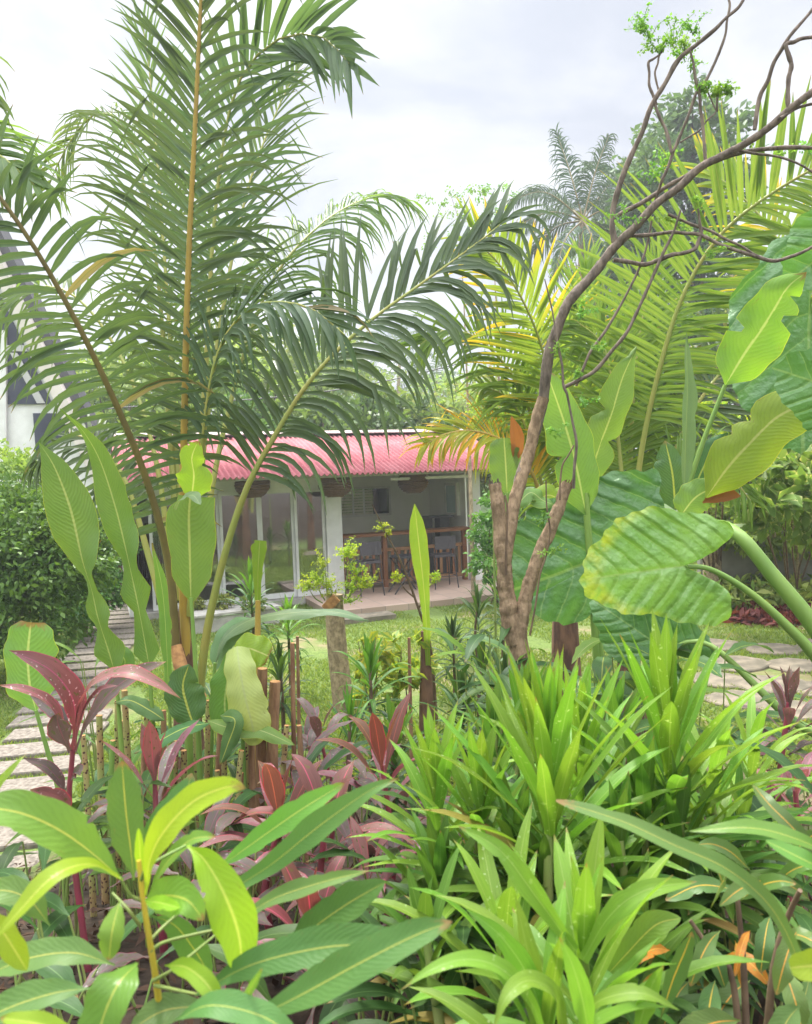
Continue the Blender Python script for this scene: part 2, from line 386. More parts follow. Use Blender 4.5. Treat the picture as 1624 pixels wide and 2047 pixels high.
# ------------------------------------------------------------------ leafy crowns
def leafquads(C, size, rg, upbias=.5, aspect=.5, out=None):
    n = len(C); d = unit(rg.normal(size=(n, 3)) + (0 if out is None else out * 1.2)); d[:, 2] -= .25; d = unit(d)
    nm = unit(rg.normal(size=(n, 3)) + np.array([0, 0, upbias * 2])); s = unit(np.cross(d, nm)); nm = np.cross(s, d)
    sz = size * rg.uniform(.6, 1.35, (n, 1))
    a = C; b = C + d * sz * .5 + s * sz * aspect * .5 + nm * sz * .10; c = C + d * sz; e = C + d * sz * .5 - s * sz * aspect * .5 + nm * sz * .10
    V = np.stack([a, b, c, e], 1).reshape(-1, 3)
    uv = np.tile(np.array([[0, 0], [1, .5], [0, 1], [-1, .5]], float), (n, 1))
    return V, uv
def crown(name, blobs, n, size, mat, parent, seed=1, shell=.45, upbias=.5, aspect=.5, clump=.0):
    """blobs: (centre, (rx, ry, rz)); leaf-sized faces through the volume of each, gathered in sprays with gaps between"""
    rg = np.random.default_rng(seed); Cs = []; Rn = []; Os = []
    vol = np.array([b[1][0] * b[1][1] * b[1][2] for b in blobs]) ** .67; vol /= vol.sum()
    for (c, rad), fr in zip(blobs, vol):
        k = max(8, int(n * fr)); ns = max(4, k // 26)
        q = unit(rg.normal(size=(ns, 3))) * (rg.uniform(shell, 1.08, (ns, 1)) ** .7)
        sp_ = np.array(c) + q * np.array(rad)
        ii = rg.integers(0, ns, k)
        sg = np.mean(rad) * .17
        C = sp_[ii] + rg.normal(size=(k, 3)) * sg * np.array([1, 1, .7])
        Cs.append(C); Os.append(unit(q)[ii]); Rn.append(np.clip(rg.uniform(.15, .85, ns)[ii] + rg.normal(0, .16, k), 0, 1))
    C = np.concatenate(Cs); V, uv = leafquads(C, size, rg, upbias, aspect, np.concatenate(Os))
    return fastmesh(name, V, 4, mat, parent, uv, np.repeat(np.concatenate(Rn), 4))
# ------------------------------------------------------------------ shared materials
M = {}
M['white'] = solid('white_paint', (.74, .74, .73), (.62, .62, .60), 3, .55, .3, .06)
M['wallgrey'] = solid('pale_render', (.50, .50, .49), (.44, .44, .43), 2, .8, .2, .1)
M['dark'] = solid('dark_metal', (.03, .03, .034), (.05, .05, .055), 6, .5, .4, .1)
M['wood'] = solid('red_brown_wood', (.29, .125, .058), (.19, .078, .036), 6, .5, .4, .2, (1, 1, 12))
M['wood2'] = solid('pale_wood', (.36, .20, .10), (.24, .125, .06), 6, .55, .4, .2, (8, 8, 1))
M['rope'] = solid('rope', (.20, .13, .08), (.10, .065, .04), 60, .9, .1, .8)
M['cane'] = solid('woven_grey', (.10, .092, .10), (.06, .055, .062), 70, .8, .2, .5)
M['bamboo'] = solid('dark_bamboo', (.16, .10, .062), (.085, .052, .035), 14, .7, .25, .4, (5, 5, .6))
M['concrete'] = solid('concrete', (.42, .40, .36), (.30, .285, .26), 7, .9, .15, .5)
M['slab'] = solid('washed_concrete', (.27, .235, .195), (.135, .115, .092), 26, .92, .15, .7, detail=8)
M['flag'] = solid('flagstone', (.25, .21, .155), (.13, .115, .085), 5, .9, .15, .8, detail=8)
M['tile'] = None
M['navy'] = solid('dark_blue_panel', (.030, .034, .058), (.05, .055, .085), 3, .5, .4, .05)
M['roofdark'] = solid('dark_roof', (.10, .10, .105), (.07, .07, .075), 5, .8, .2, .2)
def glassmat(name, tint, a, rough=.05):
    m, nt = newmat(name)
    g = N(nt, 'ShaderNodeBsdfGlossy'); g.inputs['Roughness'].default_value = rough; g.inputs[0].default_value = (.9, .9, .9, 1)
    t = N(nt, 'ShaderNodeBsdfTransparent'); t.inputs[0].default_value = (*tint, 1)
    fr = N(nt, 'ShaderNodeFresnel'); fr.inputs[0].default_value = 1.5
    mx = N(nt, 'ShaderNodeMixShader'); nt.links.new(mth(nt, 'MULTIPLY_ADD', fr.outputs[0], 1.0, a, clamp=True), mx.inputs[0])
    nt.links.new(t.outputs[0], mx.inputs[1]); nt.links.new(g.outputs[0], mx.inputs[2]); finish(nt, mx.outputs[0]); return m
M['glass'] = glassmat('tinted_glass', (.80, .81, .78), .24, .03)
M['glassdark'] = glassmat('dark_glass', (.10, .11, .16), .05)
def barkmat(name, c1, c2, s=14, stretch=(1, 1, .25), bs=.9, ring=0):
    m, nt = newmat(name); nz = noise(nt, s, 8, .65, stretch=stretch); n2 = noise(nt, 3, 3)
    col = mixc(nt, sstep(nt, nz, .34, .66), c1, c2); col = mixc(nt, sstep(nt, n2, .4, .75), col, mixc(nt, 1.0, col, (.7, .72, .7), 'MULTIPLY'))
    finish(nt, principled(nt, col, .9, .15, 0, bump(nt, nz, bs, .02)).outputs[0]); return m
M['bark'] = barkmat('moringa_bark', (.43, .30, .19), (.19, .13, .08), 30, (1, 1, .5), .9)
M['barkdark'] = barkmat('branch_bark', (.28, .22, .175), (.125, .10, .082), 34)
M['barkgrey'] = barkmat('grey_brown_bark', (.50, .385, .25), (.24, .185, .115), 22, (1, 1, .7))
M['cutwood'] = solid('cut_wood', (.50, .27, .11), (.30, .15, .065), 25, .85, .15, .6)
M['trunkbg'] = barkmat('forest_bark', (.16, .13, .10), (.08, .065, .05), 8)
M['palmbase'] = barkmat('palm_base', (.24, .135, .085), (.10, .06, .045), 10, (1, 1, .3))
def canemat():
    m, nt = newmat('spotted_cane'); n = noise(nt, 6, 2); col = mixc(nt, sstep(nt, n, .35, .65), (.30, .32, .10), (.36, .24, .11))
    t = N(nt, 'ShaderNodeTexCoord'); v = N(nt, 'ShaderNodeTexVoronoi'); v.inputs['Scale'].default_value = 55; nt.links.new(t.outputs['Object'], v.inputs['Vector'])
    col = mixc(nt, mth(nt, 'SUBTRACT', 1.0, sstep(nt, v.outputs['Distance'], .28, .36)), col, (.07, .022, .02))
    finish(nt, principled(nt, col, .55, .35).outputs[0]); return m
M['spotcane'] = canemat()
M['drycane'] = barkmat('dry_cane', (.40, .24, .13), (.20, .10, .06), 20, (1, 1, .2))
M['rach_y'] = solid('yellow_rachis', (.46, .30, .055), (.36, .26, .06), 4, .45, .4, .1)
M['rach_o'] = solid('olive_rachis', (.22, .17, .05), (.15, .12, .045), 4, .5, .4, .1)
M['rach_g'] = solid('green_rachis', (.30, .34, .08), (.36, .33, .08), 4, .45, .4, .1)
M['petiole'] = solid('green_petiole', (.22, .34, .07), (.15, .27, .055), 5, .4, .45, .1, (1, 1, .3))
M['stem_g'] = solid('green_stem', (.17, .27, .06), (.24, .26, .08), 6, .5, .4, .1)
M['stem_y'] = solid('yellow_stem', (.62, .42, .035), (.50, .42, .06), 5, .45, .4, .1)
M['stem_p'] = solid('pink_stem', (.30, .045, .080), (.20, .055, .06), 6, .45, .4, .1)
M['stem_b'] = solid('brown_stem', (.20, .135, .085), (.11, .075, .05), 14, .85, .2, .5)

# blades
M['palm'] = leafmat('palm_leaflet', (.080, .138, .068), (.132, .200, .102), tip=((.30, .24, .12), .93, 1.0), mid=(.14, .19, .08), midw=.06, trans=.30, rough=.42, spec=.3, tcol=(1.5, 1.6, .7))
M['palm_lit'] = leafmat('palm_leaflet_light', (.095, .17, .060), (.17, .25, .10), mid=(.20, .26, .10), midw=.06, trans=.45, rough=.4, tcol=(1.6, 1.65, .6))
M['palm_y'] = leafmat('palm_leaflet_yellowing', (.17, .30, .045), (.29, .40, .07), mid=(.30, .33, .10), midw=.06, trans=.45, rough=.4, tip=((.62, .46, .03), .66, .95))
M['palm_yy'] = leafmat('palm_leaflet_yellow', (.20, .31, .04), (.36, .37, .04), mid=(.34, .32, .10), midw=.06, trans=.45, rough=.45, tip=((.52, .36, .02), .6, .95))
M['palm_g'] = leafmat('palm_leaflet_green', (.12, .235, .042), (.22, .35, .075), mid=(.28, .33, .10), midw=.07, trans=.45, rough=.4)
M['palm_far'] = leafmat('far_palm_leaflet', (.050, .105, .055), (.10, .17, .085), trans=.3, rough=.5)
HV = dict(vein=9.5, slant=.55)
M['heli'] = leafmat('heliconia_blade', (.115, .255, .058), (.175, .32, .085), mid=(.34, .44, .16), midw=.05, edge=(.36, .46, .06), edgew=.965, trans=.42, rough=.36, vbump=.3, veinc=.06, **HV)
M['heli_y'] = leafmat('heliconia_blade_lime', (.165, .32, .04), (.235, .38, .055), mid=(.40, .48, .16), midw=.05, edge=(.48, .52, .05), edgew=.965, trans=.48, rough=.38, vbump=.25, veinc=.05, **HV)
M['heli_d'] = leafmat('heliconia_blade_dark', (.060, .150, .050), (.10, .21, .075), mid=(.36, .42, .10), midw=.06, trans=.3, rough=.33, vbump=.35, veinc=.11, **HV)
M['heli_p'] = leafmat('heliconia_blade_pale', (.42, .56, .20), (.50, .62, .24), mid=(.46, .56, .24), midw=.05, edge=(.52, .56, .10), edgew=.97, trans=.4, rough=.45, vbump=.2, veinc=.045, **HV)
M['heli_g'] = leafmat('heliconia_blade_grey', (.145, .25, .125), (.20, .31, .16), mid=(.30, .40, .20), midw=.05, trans=.3, rough=.35, vbump=.25, veinc=.05, **HV)
M['brownleaf'] = leafmat('dry_leaf', (.36, .135, .045), (.24, .085, .03), trans=.3, rough=.7)
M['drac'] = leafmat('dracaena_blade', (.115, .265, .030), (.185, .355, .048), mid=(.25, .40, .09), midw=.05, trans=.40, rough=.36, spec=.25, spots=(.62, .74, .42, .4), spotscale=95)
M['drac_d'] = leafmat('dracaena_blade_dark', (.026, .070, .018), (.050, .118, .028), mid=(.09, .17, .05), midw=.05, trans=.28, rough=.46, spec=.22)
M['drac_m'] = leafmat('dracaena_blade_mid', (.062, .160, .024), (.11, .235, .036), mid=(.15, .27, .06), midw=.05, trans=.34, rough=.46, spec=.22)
M['drac_old'] = leafmat('dracaena_blade_old', (.30, .29, .05), (.26, .19, .06), mid=(.34, .30, .10), midw=.05, trans=.35, rough=.5, wear=1.0)
M['ti'] = leafmat('cordyline_blade', (.175, .080, .082), (.27, .145, .140), mid=(.38, .10, .14), midw=.05, edge=(.40, .07, .10), edgew=.86, trans=.32, rough=.38, spots=(.62, .50, .50, .7), spotscale=75, tcol=(1.5, .8, .8), blot=((.115, .12, .045), 2.3, .60))
M['ti_d'] = leafmat('cordyline_blade_dark', (.105, .086, .078), (.175, .138, .122), mid=(.22, .10, .11), midw=.05, edge=(.34, .04, .08), edgew=.88, trans=.25, rough=.4, tcol=(1.4, .8, .8), blot=((.10, .12, .045), 2.3, .56), spots=(.5, .45, .45, .5), spotscale=75)
M['ti_r'] = leafmat('cordyline_blade_red', (.26, .060, .075), (.20, .095, .080), mid=(.50, .10, .14), midw=.06, trans=.4, rough=.4, tcol=(1.5, .7, .7), blot=((.16, .12, .05), 2.0, .58))
M['ti_o'] = leafmat('cordyline_blade_rust', (.225, .125, .070), (.165, .09, .062), mid=(.40, .16, .09), midw=.05, edge=(.42, .05, .06), edgew=.88, trans=.4, rough=.4, tcol=(1.5, .9, .7))
M['croton'] = leafmat('croton_blade', (.062, .150, .040), (.105, .215, .055), mid=(.38, .39, .08), midw=.032, vein=4.2, slant=.8, veinc=.045, vbump=.10, trans=.34, rough=.46, spec=.24, blot=((.55, .47, .06), 7, .75))
M['croton_l'] = leafmat('croton_blade_light', (.20, .37, .028), (.30, .47, .045), mid=(.46, .56, .10), midw=.07, vein=4.2, slant=.8, veinc=.045, vbump=.10, trans=.48, rough=.34)
M['croton_g'] = leafmat('croton_blade_green', (.105, .25, .04), (.165, .32, .06), mid=(.40, .46, .09), midw=.045, vein=4.2, slant=.8, veinc=.045, vbump=.10, trans=.4, rough=.33)
M['croton_o'] = leafmat('croton_blade_orange', (.36, .15, .02), (.42, .22, .025), mid=(.60, .38, .06), midw=.06, vein=4.5, slant=.8, veinc=.03, vbump=.1, trans=.35, rough=.35, blot=((.20, .26, .05), 2.6, .6))
M['croton_m'] = leafmat('croton_blade_mixed', (.060, .125, .036), (.10, .18, .045), mid=(.56, .34, .05), midw=.055, vein=4.2, slant=.8, veinc=.045, vbump=.10, trans=.28, rough=.33, blot=((.50, .26, .03), 3.0, .70))
def earmat(name, c1, c2, e):
    m, nt = newmat(name)
    uv = N(nt, 'ShaderNodeUVMap'); s = N(nt, 'ShaderNodeSeparateXYZ'); nt.links.new(uv.outputs[0], s.inputs[0])
    at = N(nt, 'ShaderNodeAttribute'); at.attribute_name = 'rnd'
    au = mth(nt, 'ABSOLUTE', s.outputs[0]); nz = noise(nt, 5, 4); n2 = noise(nt, 16, 4)
    col = mixc(nt, sstep(nt, nz, .3, .7), c1, c2)
    ph = mth(nt, 'MULTIPLY', mth(nt, 'MULTIPLY_ADD', mth(nt, 'POWER', mth(nt, 'ADD', au, .001), 1.25), -.55, mth(nt, 'MULTIPLY_ADD', nz, .12, s.outputs[1])), 5.2)
    fr = mth(nt, 'ABSOLUTE', mth(nt, 'SUBTRACT', mth(nt, 'FRACT', ph), .5))
    ln = mth(nt, 'SUBTRACT', 1.0, sstep(nt, fr, .0, .055)); mid = mth(nt, 'SUBTRACT', 1.0, sstep(nt, au, .008, .03))
    lines = mth(nt, 'MAXIMUM', mth(nt, 'MULTIPLY', ln, .8), mid)
    col = mixc(nt, mth(nt, 'MULTIPLY', lines, .55), col, (.26, .38, .13))
    yel = mth(nt, 'MULTIPLY', sstep(nt, at.outputs['Fac'], .62, 1.0), sstep(nt, n2, .30, .62))
    col = mixc(nt, mth(nt, 'MULTIPLY', yel, .8), col, e)
    hgt = mth(nt, 'ADD', mth(nt, 'MULTIPLY', sstep(nt, fr, 0, .3), .35), mth(nt, 'ADD', mth(nt, 'MULTIPLY', n2, .9), mth(nt, 'MULTIPLY', nz, 1.6)))
    p = principled(nt, col, .34, .5, 0, bump(nt, hgt, .9, .02))
    t = N(nt, 'ShaderNodeBsdfTranslucent'); nt.links.new(mixc(nt, 1.0, col, (1.5, 1.5, .7), 'MULTIPLY'), t.inputs[0])
    mx = N(nt, 'ShaderNodeMixShader'); mx.inputs[0].default_value = .32; nt.links.new(p.outputs[0], mx.inputs[1]); nt.links.new(t.outputs[0], mx.inputs[2])
    finish(nt, mx.outputs[0]); return m
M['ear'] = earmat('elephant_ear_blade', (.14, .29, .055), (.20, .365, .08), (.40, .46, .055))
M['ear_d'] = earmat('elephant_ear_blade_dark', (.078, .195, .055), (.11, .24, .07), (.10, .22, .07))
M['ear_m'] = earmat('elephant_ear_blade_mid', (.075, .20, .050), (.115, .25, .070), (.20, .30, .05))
M['hedge'] = leafmat('hedge_leaf', (.055, .150, .032), (.15, .30, .055), trans=.32, rough=.4)
M['tree'] = leafmat('tree_leaf', (.065, .14, .045), (.14, .24, .07), trans=.4, rough=.45)
M['tree_l'] = leafmat('tree_leaf_light', (.13, .23, .060), (.24, .34, .095), trans=.45, rough=.5)
M['tree_o'] = leafmat('tree_leaf_olive', (.15, .20, .075), (.25, .29, .12), trans=.45, rough=.5)
M['tree_b'] = leafmat('tree_leaf_blue', (.050, .115, .055), (.10, .185, .075), trans=.35, rough=.45)
M['fine'] = leafmat('moringa_leaflet', (.24, .40, .045), (.42, .52, .065), trans=.5, rough=.5)
M['fine_g'] = leafmat('moringa_leaflet_green', (.13, .30, .06), (.21, .40, .09), trans=.45, rough=.5)
M['varieg'] = leafmat('variegated_leaf', (.13, .25, .06), (.22, .34, .08), edge=(.55, .56, .26), edgew=.55, trans=.4, rough=.45)
M['limeleaf'] = leafmat('lime_leaf', (.34, .44, .05), (.48, .50, .08), mid=(.2, .34, .06), midw=.3, trans=.45, rough=.45)
M['grassb'] = leafmat('grass_blade', (.125, .205, .042), (.26, .31, .075), trans=.4, rough=.6)
M['litter'] = leafmat('fallen_leaf', (.10, .06, .034), (.05, .033, .022), trans=.1, rough=.8)
M['redground'] = leafmat('red_bedding_leaf', (.22, .075, .055), (.14, .05, .04), trans=.3, rough=.6)
M['fernbed'] = leafmat('bed_leaf', (.12, .22, .045), (.30, .35, .10), trans=.35, rough=.5)

# ------------------------------------------------------------------ ground
def groundmat():
    m, nt = newmat('ground')
    t = N(nt, 'ShaderNodeTexCoord'); s = N(nt, 'ShaderNodeSeparateXYZ'); nt.links.new(t.outputs['Object'], s.inputs[0])
    a = noise(nt, .9, 5); b = noise(nt, 9, 6); c = noise(nt, 45, 4)
    grass = mixc(nt, sstep(nt, b, .3, .7), (.125, .175, .045), (.085, .125, .036))
    grass = mixc(nt, sstep(nt, c, .45, .65), grass, (.155, .21, .06))
    soil = mixc(nt, sstep(nt, b, .3, .7), (.062, .045, .032), (.032, .024, .018))
    bare = mth(nt, 'MULTIPLY', sstep(nt, a, .50, .66), .8)
    grass = mixc(nt, bare, grass, (.24, .185, .11))
    # the bed: soil near the terrace
    wob = mth(nt, 'MULTIPLY_ADD', mth(nt, 'SUBTRACT', a, .5), 1.6, s.outputs[1])
    bed = mth(nt, 'SUBTRACT', 1.0, sstep(nt, wob, 5.6, 6.8))
    rgt = mth(nt, 'SUBTRACT', 1.0, sstep(nt, s.outputs[0], 2.3, 3.0)); bed = mth(nt, 'MULTIPLY', bed, mth(nt, 'MAXIMUM', rgt, mth(nt, 'SUBTRACT', 1.0, sstep(nt, s.outputs[1], 4.0, 5.0))))
    lft = sstep(nt, s.outputs[0], -2.7, -2.1)
    col = mixc(nt, mth(nt, 'MULTIPLY', bed, lft), grass, soil)
    far = sstep(nt, s.outputs[1], 19, 24)
    col = mixc(nt, far, col, (.085, .13, .045))
    finish(nt, principled(nt, col, .95, .1, 0, bump(nt, b, .6, .04)).outputs[0]); return m
xs = np.concatenate([np.linspace(-120, -14, 8), np.linspace(-12, 12, 61), np.linspace(14, 120, 8)])
ys = np.concatenate([np.linspace(-40, -2, 6), np.linspace(-1, 6, 36), np.linspace(6.5, 30, 40), np.linspace(34, 160, 10)])
X, Y = np.meshgrid(xs, ys); Z = gz(X, Y)
Z = Z + np.where((Y > 1) & (Y < 26), .012 * np.sin(X * 2.3 + Y) * np.sin(Y * 1.9), 0) + np.clip((Y - 40) / 200, 0, 1) * 3
mb = MB(); nx = len(xs)
mb.add(np.stack([X, Y, Z], -1).reshape(-1, 3), [(j * nx + i, j * nx + i + 1, (j + 1) * nx + i + 1, (j + 1) * nx + i) for j in range(len(ys) - 1) for i in range(nx - 1)])
struct(mb.build('ground', groundmat()))

# paths -------------------------------------------------------------
def slab(name, corners, h, mat, z0=0.0, jit=0.0, seed=0):
    """one stone with softened upper edges"""
    rg = np.random.default_rng(seed); c = np.array([[q[0], q[1]] for q in corners], float)
    c += rg.normal(0, jit, c.shape); ce = c.mean(0)
    k = len(c); mb = MB(); ins = ce + (c - ce) * (1 - .035)
    V = np.vstack([np.c_[c, np.full(k, z0 - .06)], np.c_[c, np.full(k, z0 + h - .012)], np.c_[ins, np.full(k, z0 + h)]])
    f = [(i, (i + 1) % k, k + (i + 1) % k, k + i) for i in range(k)] + [(k + i, k + (i + 1) % k, 2 * k + (i + 1) % k, 2 * k + i) for i in range(k)] + [tuple(range(2 * k, 3 * k))]
    mb.add(V, f); return struct(mb.build(name, mat, None, smooth=False, org=Vector((ce[0], ce[1], 0))))
near, far = G(20, 1600), G(262, 1212)
pd = (far - near); plen = pd.length; pd.normalize(); pn = Vector((pd.y, -pd.x, 0))
SLABS = []
q = -1.2; i = 0
while q < plen + .3:
    wl, wr = (.62, .46)
    c = near + pd * q
    # slabs lie square to the view, as in a flight of stepping slabs
    ax = Vector((.985, .17, 0)); ay = Vector((-.17, .985, 0))
    w_ = .74 + .06 * math.sin(i * 2.1); dp = .335
    cc = c + ax * (.06 * math.sin(i * 1.3))
    slab('path_slab', [cc + ax * sx * w_ * .62 + ay * sy * dp / 2 for sx, sy in ((-1, -1), (1, -1), (1, 1), (-1, 1))], .045, M['slab'], 0, .006, i)
    SLABS.append((cc.x, cc.y)); q += .46; i += 1
FLAGS = []
for i, (a, b, sx, sy) in enumerate([(1430, 1292, .55, .34), (1545, 1300, .5, .3), (1468, 1330, .6, .34), (1590, 1332, .5, .3), (1440, 1362, .45, .3), (1540, 1372, .55, .33), (1630, 1380, .4, .3), (1478, 1402, .5, .3), (1590, 1425, .45, .3), (1650, 1290, .5, .3)]):
    p0 = G(a, b); k = 9; rg = np.random.default_rng(40 + i)
    an = np.linspace(0, 2 * math.pi, k, endpoint=False) + .2 * i
    slab('path_stone', [(p0.x + sx * .74 * math.cos(t_) * rg.uniform(.85, 1.12), p0.y + sy * 1.05 * math.sin(t_) * rg.uniform(.85, 1.12)) for t_ in an], .026 + .005 * (i % 3), M['flag'], 0, .01, 60 + i)
    FLAGS.append((p0.x, p0.y, max(sx, sy)))

# lawn blades -------------------------------------------------------
n = 190000
gy = 5.6 + 9.8 * NR.random(n) ** 1.25; gx = (NR.random(n) * 1.25 - .62) * gy
nzv = np.sin(gx * 1.7 + 1) * np.sin(gy * 1.3) + np.sin(gx * 4.1 + gy * 2.2) * .6
keep = nzv > -1.05 + .35 * NR.random(n)
for sx_, sy_ in SLABS: keep &= ~((np.abs(gx - sx_ + .17 * (gy - sy_)) < .53) & (np.abs(gy - sy_ - .17 * (gx - sx_)) < .185))
for sx_, sy_, r_ in FLAGS: keep &= ((gx - sx_) ** 2 + (gy - sy_) ** 2) > (r_ * .58) ** 2
gx, gy = gx[keep], gy[keep]; n = len(gx)
h = NR.uniform(.022, .06, n); an = NR.uniform(0, 6.283, n); wd = NR.uniform(.006, .013, n); ln = NR.uniform(.02, .055, n); a2 = NR.uniform(0, 6.283, n)
z0 = gz(gx, gy)
A = np.stack([gx - np.cos(an) * wd, gy - np.sin(an) * wd, z0], 1); B = np.stack([gx + np.cos(an) * wd, gy + np.sin(an) * wd, z0], 1)
C = np.stack([gx + np.cos(a2) * ln, gy + np.sin(a2) * ln, z0 + h], 1)
V = np.stack([A, B, C], 1).reshape(-1, 3)
tag(fastmesh('lawn_grass', V, 3, M['grassb'], None, np.tile([[-.5, 0], [.5, 0], [0, 1]], (n, 1)), np.repeat(NR.random(n), 3)), 'short yellow green lawn between the paths and the house', None, kind='stuff')
# ------------------------------------------------------------------ garden house with the pink roof
AL = math.radians(22); EX = Vector((math.cos(AL), math.sin(AL), 0)); EY = Vector((-math.sin(AL), math.cos(AL), 0)); EZ = Vector((0, 0, 1))
H0 = Vector((0, 15.55, 0))
def H(u, v, z): return H0 + EX * u + EY * v + EZ * z
def HU(pxx, py=1080, v=0.0):
    """house u coordinate seen at a picture column, on the plane v"""
    d = fw + rt * ((pxx - CX) / F) + up * ((CY - py) / F); o = CAMP - H0 - EY * v
    t_ = -(o @ EY) / (d @ EY); return (o + d * t_) @ EX
def hbox(mb, u0, u1, v0, v1, z0, z1, mi=0): box(mb, H((u0 + u1) / 2, (v0 + v1) / 2, (z0 + z1) / 2), abs(u1 - u0), abs(v1 - v0), abs(z1 - z0), EX, EY, EZ, mi=mi)
FL = 0.12
UL, UR = -5.35, 1.95
UC0, UC1 = HU(650), HU(681)            # column between the doors and the bar
UP0, UP1 = HU(940), HU(958)            # post at the far corner
hs = thing('garden_house', 'white single storey garden house with corrugated pink roof and open bar front', 'house', H(-1.7, 0, 0))
def hp(name, f, mat, parent=hs, smooth=False):
    mb = MB(); f(mb); return mb.build(name, mat, parent, smooth)
def roofmat():
    m, nt = newmat('corrugated_pink'); a = noise(nt, 1.6, 5); b = noise(nt, 22, 4, stretch=(1, 1, 1))
    col = mixc(nt, sstep(nt, a, .35, .68), (.31, .092, .104), (.395, .148, .158)); col = mixc(nt, mth(nt, 'MULTIPLY', sstep(nt, b, .60, .74), .5), col, (.62, .40, .40)); col = mixc(nt, mth(nt, 'MULTIPLY', sstep(nt, noise(nt, 3.2, 7, .7, stretch=(1, 1, 1)), .58, .72), .55), col, (.22, .09, .075))
    finish(nt, principled(nt, col, .85, .12, 0, bump(nt, b, .15, .005)).outputs[0]); return m
VE, ZE, VRG, ZR = -1.25, 2.50, 1.75, 3.40     # eave and ridge
def roof_f(mb):
    n = 560
    for (va, za, vb, zb) in ((VE, ZE, VRG, ZR), (VRG, ZR, 4.6, 2.55)):
        V = []; us = np.linspace(UL - .25, UR + .25, n)
        for u in us:
            cz = .022 * math.sin(u / .105 * 6.2832)
            V.append(H(u, va, za + cz)); V.append(H(u, vb, zb + cz))
        k = len(mb.f); mb.add([tuple(x) for x in V], [(2 * i, 2 * i + 2, 2 * i + 3, 2 * i + 1) for i in range(n - 1)])
roof = hp('roof', roof_f, roofmat(), smooth=True)
sol = roof.modifiers.new('thick', 'SOLIDIFY'); sol.thickness = .012
capm = solid('ridge_cap_metal', (.46, .36, .34), (.33, .24, .23), 6, .7, .3, .1)
def cap_f(mb):
    for sgn, zz_ in ((-1, -.065), (1, -.065)):
        pts = [H(UL - .27, VRG, ZR + .055), H(UR + .27, VRG, ZR + .055), H(UR + .27, VRG + sgn * .24, ZR + .055 + zz_), H(UL - .27, VRG + sgn * .24, ZR + .055 + zz_)]
        mb.add([tuple(p) for p in pts], [(0, 1, 2, 3)])
rc = MB(); cap_f(rc); rco = rc.build('ridge_cap', capm, roof, False); s2 = rco.modifiers.new('thick', 'SOLIDIFY'); s2.thickness = .02
def fascia_f(mb): hbox(mb, UL - .1, UR + .15, VE + .30, VE + .33, ZE - .05, ZE + .04)
hp('fascia_board', fascia_f, M['wallgrey'])
hp('soffit', lambda mb: hbox(mb, UL, UR, VE + .34, 2.9, 2.44, 2.455), solid('soffit_board', (.60, .59, .57), (.52, .51, .49), 4, .8, .2, .1))
tm, nt = newmat('terracotta_tile')
bt = N(nt, 'ShaderNodeTexBrick'); bt.offset = 0; bt.inputs['Scale'].default_value = 1; bt.inputs['Brick Width'].default_value = .45; bt.inputs['Row Height'].default_value = .45; bt.inputs['Mortar Size'].default_value = .008
bt.inputs['Color1'].default_value = (.46, .34, .27, 1); bt.inputs['Color2'].default_value = (.38, .275, .215, 1); bt.inputs['Mortar'].default_value = (.26, .21, .18, 1)
tcn = N(nt, 'ShaderNodeTexCoord'); mpn = N(nt, 'ShaderNodeMapping'); mpn.inputs['Rotation'].default_value = (0, 0, -AL); nt.links.new(tcn.outputs['Object'], mpn.inputs[0]); nt.links.new(mpn.outputs[0], bt.inputs['Vector'])
finish(nt, principled(nt, bt.outputs[0], .5, .35).outputs[0])
hp('patio_floor', lambda mb: (hbox(mb, UC0 - .5, UR + .25, -1.95, 2.6, -.02, FL)), tm)
hp('door_sill', lambda mb: (hbox(mb, UL, UC0 - .504, -.25, 2.6, -.02, FL)), M['concrete'])
wv = 2.86
wa, wb = HU(683, 1020, wv), HU(778, 1020, wv)
wz0, wz1 = 1.50, 2.12
def walls_f(mb):
    hbox(mb, UL - .12, UL, -.02, 4.3, 0, 2.45)                  # end wall
    hbox(mb, UL, wa, 2.9, 3.02, 0, 2.9); hbox(mb, wb, UR, 2.9, 3.02, 0, 2.9); hbox(mb, wa, wb, 2.9, 3.02, 0, wz0); hbox(mb, wa, wb, 2.9, 3.02, wz1, 2.9)   # back, round the window
    hbox(mb, UR - .12, UR, .9, 1.2, 0, 2.45); hbox(mb, UR - .12, UR, 1.86, 2.9, 0, 2.45); hbox(mb, UR - .12, UR, 1.2, 1.86, 0, 1.45); hbox(mb, UR - .12, UR, 1.2, 1.86, 2.2, 2.45)
    hbox(mb, UC1 - .1, UC1, .16, 2.9, FL, 2.44)                # between room and bar
hp('wall', walls_f, solid('pale_wall', (.84, .84, .81), (.78, .78, .75), 2, .8, .2, .06))
hp('column', lambda mb: (hbox(mb, UC0, UC1, -.16, .15, FL, 2.44), hbox(mb, UC0 - .02, UC1 + .02, -.18, .17, FL, FL + .1)), M['white'])
hp('post', lambda mb: hbox(mb, UP0, UP1, -.12, .10, FL, 2.44), M['white'])
hp('lintel', lambda mb: hbox(mb, UL, UC0 - .004, -.05, .05, 2.24, 2.44), M['white'])
